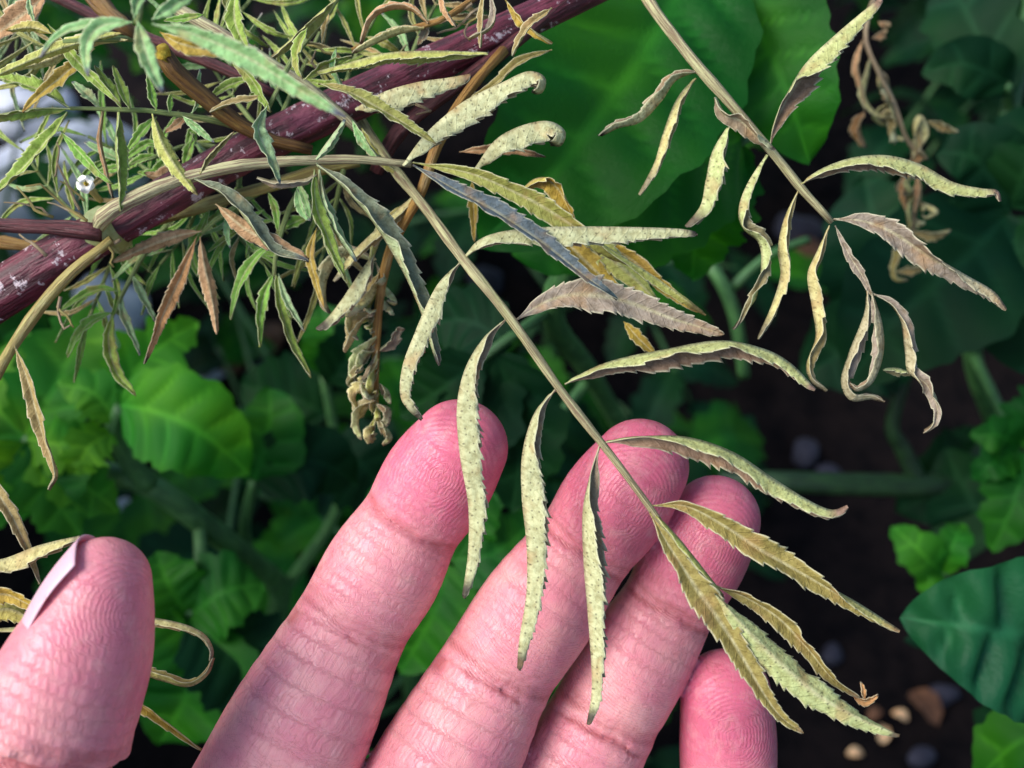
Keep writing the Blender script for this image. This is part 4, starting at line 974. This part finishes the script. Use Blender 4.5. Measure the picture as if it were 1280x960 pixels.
for p, w in (([(1150, 420, 372), (1100, 300, 360), (1080, 220, 366)], 170), ([(1150, 425, 372), (1080, 430, 364), (1000, 470, 372)], 140), ([(1190, 600, 400), (1220, 640, 392), (1180, 560, 396)], 120)):
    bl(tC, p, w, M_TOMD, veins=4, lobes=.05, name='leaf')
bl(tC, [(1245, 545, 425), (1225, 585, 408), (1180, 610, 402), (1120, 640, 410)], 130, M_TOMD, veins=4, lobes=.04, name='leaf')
# withered shoot on it
ws = pet(tC, [(1296, -34, 329), (1200, -60, 296), (1110, -22, 266), (1082, 40, 252), (1098, 90, 250), (1118, 130, 252), (1132, 172, 254), (1148, 205, 256), (1140, 300, 262)], [.0007, .0006, .0006, .0005, .0005], M_TAN, name='withered_shoot')
for p, w, pl, ro in (([(1078,50),(1072,80),(1078,110),(1082,140)], 7, 'tan', [20, 90]), ([(1088,70),(1084,95),(1080,120),(1092,140),(1110,148)], 7, 'cream', [60, 120, 60]), ([(1080,140),(1074,160),(1082,185)], 12, 'rust', [20, 90]),
   ([(1112,128),(1118,150),(1118,168),(1132,175)], 9, 'cream', [90, 30, 120]), ([(1150,195),(1142,160),(1150,145),(1160,165),(1150,185)], 11, 'cream', [20, 90, 170]), ([(1160,152),(1178,155),(1198,165)], 9, 'cream', [20, 60]),
   ([(1090,48),(1106,40),(1100,52)], 8, 'tan', [20, 60]), ([(1098,28),(1112,30),(1104,34)], 8, 'tan', [20, 90]), ([(1140,205),(1132,240),(1140,275)], 9, 'rust', [20, 90]), ([(1148,215),(1150,245),(1142,270)], 8, 'tan', [20, 90]),
   ([(1120,340),(1140,335),(1160,330)], 9, 'cream', [20, 60]), ([(1140,290),(1165,292),(1188,288)], 10, 'cream', [20, 60]), ([(1140,290),(1125,320),(1120,345),(1135,350)], 9, 'olive', [20, 60]), ([(1132,210),(1150,190),(1160,200)], 9, 'rust', [20, 60])):
    leaflet(ws, p, 254, w, roll=ro, fold=45, pal=pl, teeth=6, name='leaflet')

for k in range(22):
    x0, y0 = ((1098, 95), (1120, 135), (1140, 185), (1146, 220), (1142, 260), (1141, 295))[k % 6]; sg = -1 if k % 2 else 1; L_ = rr.uniform(16, 50); a = rr.uniform(.2, 1.5); cx, cy = math.cos(a)*sg, math.sin(a); y0 += rr.uniform(-15, 15)
    p = [(x0, y0), (x0+cx*L_*.4, y0+cy*L_*.3), (x0+cx*L_*rr.uniform(.5, .8), y0+cy*L_*.75, rr.uniform(-4, 4)), (x0+cx*L_*rr.uniform(.2, 1.0), y0+cy*L_*rr.uniform(1, 1.2), rr.uniform(-5, 5)), (x0+cx*L_*rr.uniform(.1, 1.1), y0+cy*L_*rr.uniform(.9, 1.35), rr.uniform(-6, 6))]
    leaflet(ws, p, 255, rr.uniform(3.5, 7.5), roll=[rr.uniform(-60, 60), rr.uniform(60, 160), rr.uniform(0, 90)], fold=46, pal=('cream', 'pale', 'pale', 'olive')[k % 4], teeth=6, ns=30, nu=3)
# big glossy leaf and its neighbours at the lower right
rt = groundroot(1420, 900)
tD = thing('basil_plant', rt, 'low plant with one large quilted dark green leaf reaching in beside the soil', 'plant')
tube('stem', [rt, P(1440, 830, 400), P(1420, 770, 300), P(1410, 740, 262)], [.004, .003, .002], M_TSTEM, tD, seg=10, seed=31)
d1 = pet(tD, [(1420, 770, 300), (1415, 795, 260), (1394, 815, 232)], [.0018, .0014])
bl(d1, [(1395, 814, 232), (1310, 800, 218), (1220, 785, 212), (1125, 772, 218)], 205, M_BASIL, fold=9, veins=6, lobes=.015, quilt=5.0, shape=.5, roll=-8, tint=(1.25, 1.2, 1.15))
bl(d1, [(1390, 825, 254), (1330, 900, 250), (1270, 930, 254), (1220, 975, 262)], 130, M_TOM, fold=10, veins=5, roll=20)
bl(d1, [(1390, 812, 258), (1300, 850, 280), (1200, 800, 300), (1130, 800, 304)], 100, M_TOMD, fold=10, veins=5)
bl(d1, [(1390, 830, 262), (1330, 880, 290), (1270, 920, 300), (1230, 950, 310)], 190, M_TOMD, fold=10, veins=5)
rt = groundroot(1215, 775)
tE = thing('seedling', rt, 'small three-lobed bright seedling on dark soil beside the quilted leaf', 'seedling')
tube('stem', [rt, P(1214, 765, 400), P(1198, 742, 340), P(1178, 715, 320)], [.0016, .0013, .001], M_TSTEM, tE, seg=8, seed=33)
for p, w in (([(1178, 716, 320), (1160, 700, 314), (1140, 680, 314), (1114, 658, 320)], 58), ([(1178, 714, 320), (1186, 692, 314), (1196, 670, 314), (1203, 654, 320)], 46), ([(1176, 718, 320), (1165, 726, 316), (1146, 736, 320)], 34)):
    bl(tE, p, w, M_LIME, veins=3, lobes=.10, tint=(.6, .9, .9), name='leaf')

# fill plants, grown by rule; leaves that would come in front of the traced ones are left off
def grow(rx, ry, h, nleaf, label, mats, seed, spread=.13, mindepth=.335, nlf=5, leafl=.05, zmin=.2):
    r = np.random.default_rng(seed)
    rt = np.array([rx, ry, gz(rx, ry)-.004])
    th = thing('tomato_plant', rt, label, 'plant')
    lean = r.uniform(-.05, .05, 2)
    top = rt+np.array([lean[0], lean[1], h])
    Cs = spline([rt, rt*.5+top*.5+np.array([*r.uniform(-.02, .02, 2), 0]), top], 30)
    tube('stem', Cs, [.0055, .0045, .003], M_TSTEM, th, n=24, seg=8, seed=seed)
    az = r.uniform(0, 6.28)
    for k in range(nleaf):
        f = zmin + (1-zmin)*(k+r.random()*.5)/nleaf; b = Cs[min(29, int(f*29))]
        az += 2.4+r.uniform(-.4, .4); Lp = spread*r.uniform(.7, 1.15)
        dr = np.array([math.cos(az), math.sin(az), 0]); e = b+dr*Lp+np.array([0, 0, Lp*r.uniform(-.25, .35)])
        mid = b*.5+e*.5+np.array([0, 0, Lp*.22])
        C = spline([b, mid, e], 14)
        lv = []
        side = np.cross(dr, [0, 0, 1.])
        for q in range(nlf):
            if q == 0: o, d2, s = e, dr*.9+np.array([0, 0, -.35]), 1.15
            else:
                sg = 1 if q % 2 else -1; o = C[[11, 11, 7, 7, 5, 5][q-1]]; d2 = side*sg*.85+dr*.45+np.array([0, 0, -.25+r.uniform(-.25, .15)]); s = .95-.1*(q//3)
            d2 = norm(d2); Ll = leafl*s*r.uniform(.8, 1.2)
            pts = [o, o+d2*Ll*.5+np.array([0, 0, Ll*.10]), o+d2*Ll-np.array([0, 0, Ll*.12])]
            lv.append((pts, Ll*r.uniform(.5, .66)))
        allp = np.concatenate([np.array(x[0]) for x in lv])
        dd = -(allp-CO) @ ZB
        if dd.min() < mindepth: continue
        ps = tube('leaf_stalk', C, [.0016, .0011], M_TSTEM, th, n=8, seg=6, seed=seed+k)
        for q, (pts, w) in enumerate(lv):
            blade(ps, pts, w, mats[int(r.integers(len(mats)))], fold=r.uniform(6, 20), veins=5, lobes=.12, ns=22, nu=4, seed=seed*100+k*7+q, viewN=(0, 0, 1), roll=r.uniform(-25, 25), tint=tuple(np.array((1, 1, 1))*r.uniform(.75, 1.1)))
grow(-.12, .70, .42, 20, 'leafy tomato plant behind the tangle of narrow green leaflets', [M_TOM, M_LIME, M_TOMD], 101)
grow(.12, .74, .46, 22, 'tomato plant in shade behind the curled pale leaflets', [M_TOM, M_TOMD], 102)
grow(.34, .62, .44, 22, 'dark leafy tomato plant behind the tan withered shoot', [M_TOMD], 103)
grow(-.33, .52, .30, 12, 'bright tomato plant beyond the white flower', [M_LIME, M_TOM], 105)
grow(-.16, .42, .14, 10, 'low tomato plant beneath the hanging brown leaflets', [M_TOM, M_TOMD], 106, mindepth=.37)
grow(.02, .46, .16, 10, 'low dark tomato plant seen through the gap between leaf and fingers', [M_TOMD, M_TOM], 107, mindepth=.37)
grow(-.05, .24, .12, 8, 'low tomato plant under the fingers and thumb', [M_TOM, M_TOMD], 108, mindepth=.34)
for gx_, gy_, lab, sd in ((.50, .50, 'tall unseen tomato plant added for shade beyond the dark broad leaves', 109), (.46, .92, 'tall unseen tomato plant added for shade behind the dark leafy tomato plant', 110), (.46, .10, 'tall unseen tomato plant added for shade beside the low quilted leaf', 111),
    (.52, -.28, 'tall unseen tomato plant added for shade at the near end of the bed', 112), (.16, 1.12, 'tall unseen tomato plant added for shade at the back of the bed', 113)):
    grow(gx_, gy_, .85, 26, lab, [M_TOMD], sd, spread=.19, leafl=.085, mindepth=.30 if gy_ > .3 else -9)  # out-of-view plants added to block sky light from the right and back
for gx_, gy_, lab, sd in ((-.50, .12, 'unseen tomato plant added to block sun, on the left beside the thumb', 121), (-.52, .42, 'unseen tomato plant added to block sun, on the left beyond the purple stem', 122), (-.46, -.18, 'unseen tomato plant added to block sun at the left near corner of the bed', 124)):
    grow(gx_, gy_, .76 if gy_ > .3 else .58, 36, lab, [M_TOM], sd, spread=.17, leafl=.085, mindepth=-9, zmin=.1)  # out-of-view plants added to keep the sun off the ground behind

# ------------------------------------------------------------------ stones and litter
def lump(name, c, s, mat, seed, rot=0):
    import bmesh
    bm = bmesh.new(); bmesh.ops.create_icosphere(bm, subdivisions=3, radius=1)
    r = np.random.default_rng(seed); ph = r.uniform(0, 6.28, (6, 3)); fr = r.uniform(1, 3.2, (6, 3))
    for v in bm.verts:
        p = np.array(v.co); k = 1+sum(.075*math.sin(p @ fr[i]+ph[i, 0]) for i in range(6))
        k *= 1-.10*max(0, p @ norm(ph[1]-3)-.5)
        q = p*k*np.array(s); v.co = (q[0]*math.cos(rot)-q[1]*math.sin(rot), q[0]*math.sin(rot)+q[1]*math.cos(rot), q[2])
    me = bpy.data.meshes.new(name); bm.to_mesh(me); bm.free()
    me.polygons.foreach_set('use_smooth', np.ones(len(me.polygons), bool)); me.materials.append(mat)
    return link(bpy.data.objects.new(name, me), None, c)
for k, (px, py, s, lab) in enumerate([(95, 225, .060, 'large pale bluish stone behind the small white flower'), (15, 275, .045, 'pale bluish stone behind the maroon side branch'), (130, 375, .030, 'pale stone below the scarred purple stem'),
      (30, 140, .04, 'pale stone behind the thin green leaf stalk'), (130, 645, .022, 'small white stone just above the thumb tip'), (190, 690, .012, 'tiny white stone beside the thumb tip')]):
    g = ground(px, py); g[2] = gz(g[0], g[1])+s*.35
    tag(lump('stone', g, (s, s*.8, s*.6), M_STONE, 40+k, k), lab, 'stone', 'pale stones on the soil')
for k, (px, py, s, m) in enumerate([(280, 425, .016, M_CHIP), (256, 440, .012, M_STONE), (315, 435, .012, M_PEB), (350, 470, .014, M_PEB), (330, 400, .014, M_CHIP), (395, 300, .02, M_PEB), (610, 330, .014, M_PEB), (280, 660, .01, M_PEB), (1010, 560, .011, M_PEB), (1040, 585, .009, M_PEB),
      (560, 420, .012, M_STONE), (1010, 330, .02, M_CHIP), (1000, 280, .02, M_PEB), (1190, 855, .008, M_PEB), (1050, 800, .007, M_PEB), (1000, 930, .006, M_PEB), (1160, 935, .007, M_PEB)]):
    g = ground(px, py); g[2] = gz(g[0], g[1])+s*.25
    nm = {M_CHIP: 'brown clod', M_STONE: 'pale pebble', M_PEB: 'grey pebble'}[m]
    tag(lump('pebble', g, (s, s*.8, s*.55), m, 80+k, k), {M_CHIP: 'rusty brown pebble half sunk in dark soil', M_STONE: 'small pale pebble on dark soil', M_PEB: 'bluish grey pebble half sunk in dark soil'}[m], 'pebble', {M_CHIP: 'brown pebbles', M_STONE: 'small pale pebbles', M_PEB: 'grey pebbles'}[m])
for k, (px, py, s, m, lab) in enumerate([(1080, 925, .0045, M_SUNFLECK, 'round leaf scrap painted as an orange sun fleck on dark soil'), (1112, 903, .0055, M_SUNFLECK, 'largest leaf scrap painted as an orange sun fleck on dark soil'), (1134, 881, .0045, M_SUNFLECK, 'leaf scrap painted as an orange sun fleck beside a curved brown piece of bark'), (1100, 880, .005, M_CHIP, 'reddish brown leaf scrap among paler scraps'), (1165, 872, .011, M_CHIP, 'curved brown piece of bark on dark soil')]):
    g = ground(px, py); z0 = gz(g[0], g[1])+.006; a = k*1.3
    W = [np.array([g[0]-s*math.cos(a), g[1]-s*math.sin(a), z0]), np.array([g[0], g[1], z0+s*.5]), np.array([g[0]+s*math.cos(a), g[1]+s*math.sin(a), z0-.001])]
    tag(blade(None, W, s*1.3, m, viewN=(0, 0, 1), ns=14, nu=4, seed=k, fold=16, name='leaf_scrap'), lab, 'leaf scrap', 'dry scraps on the soil')
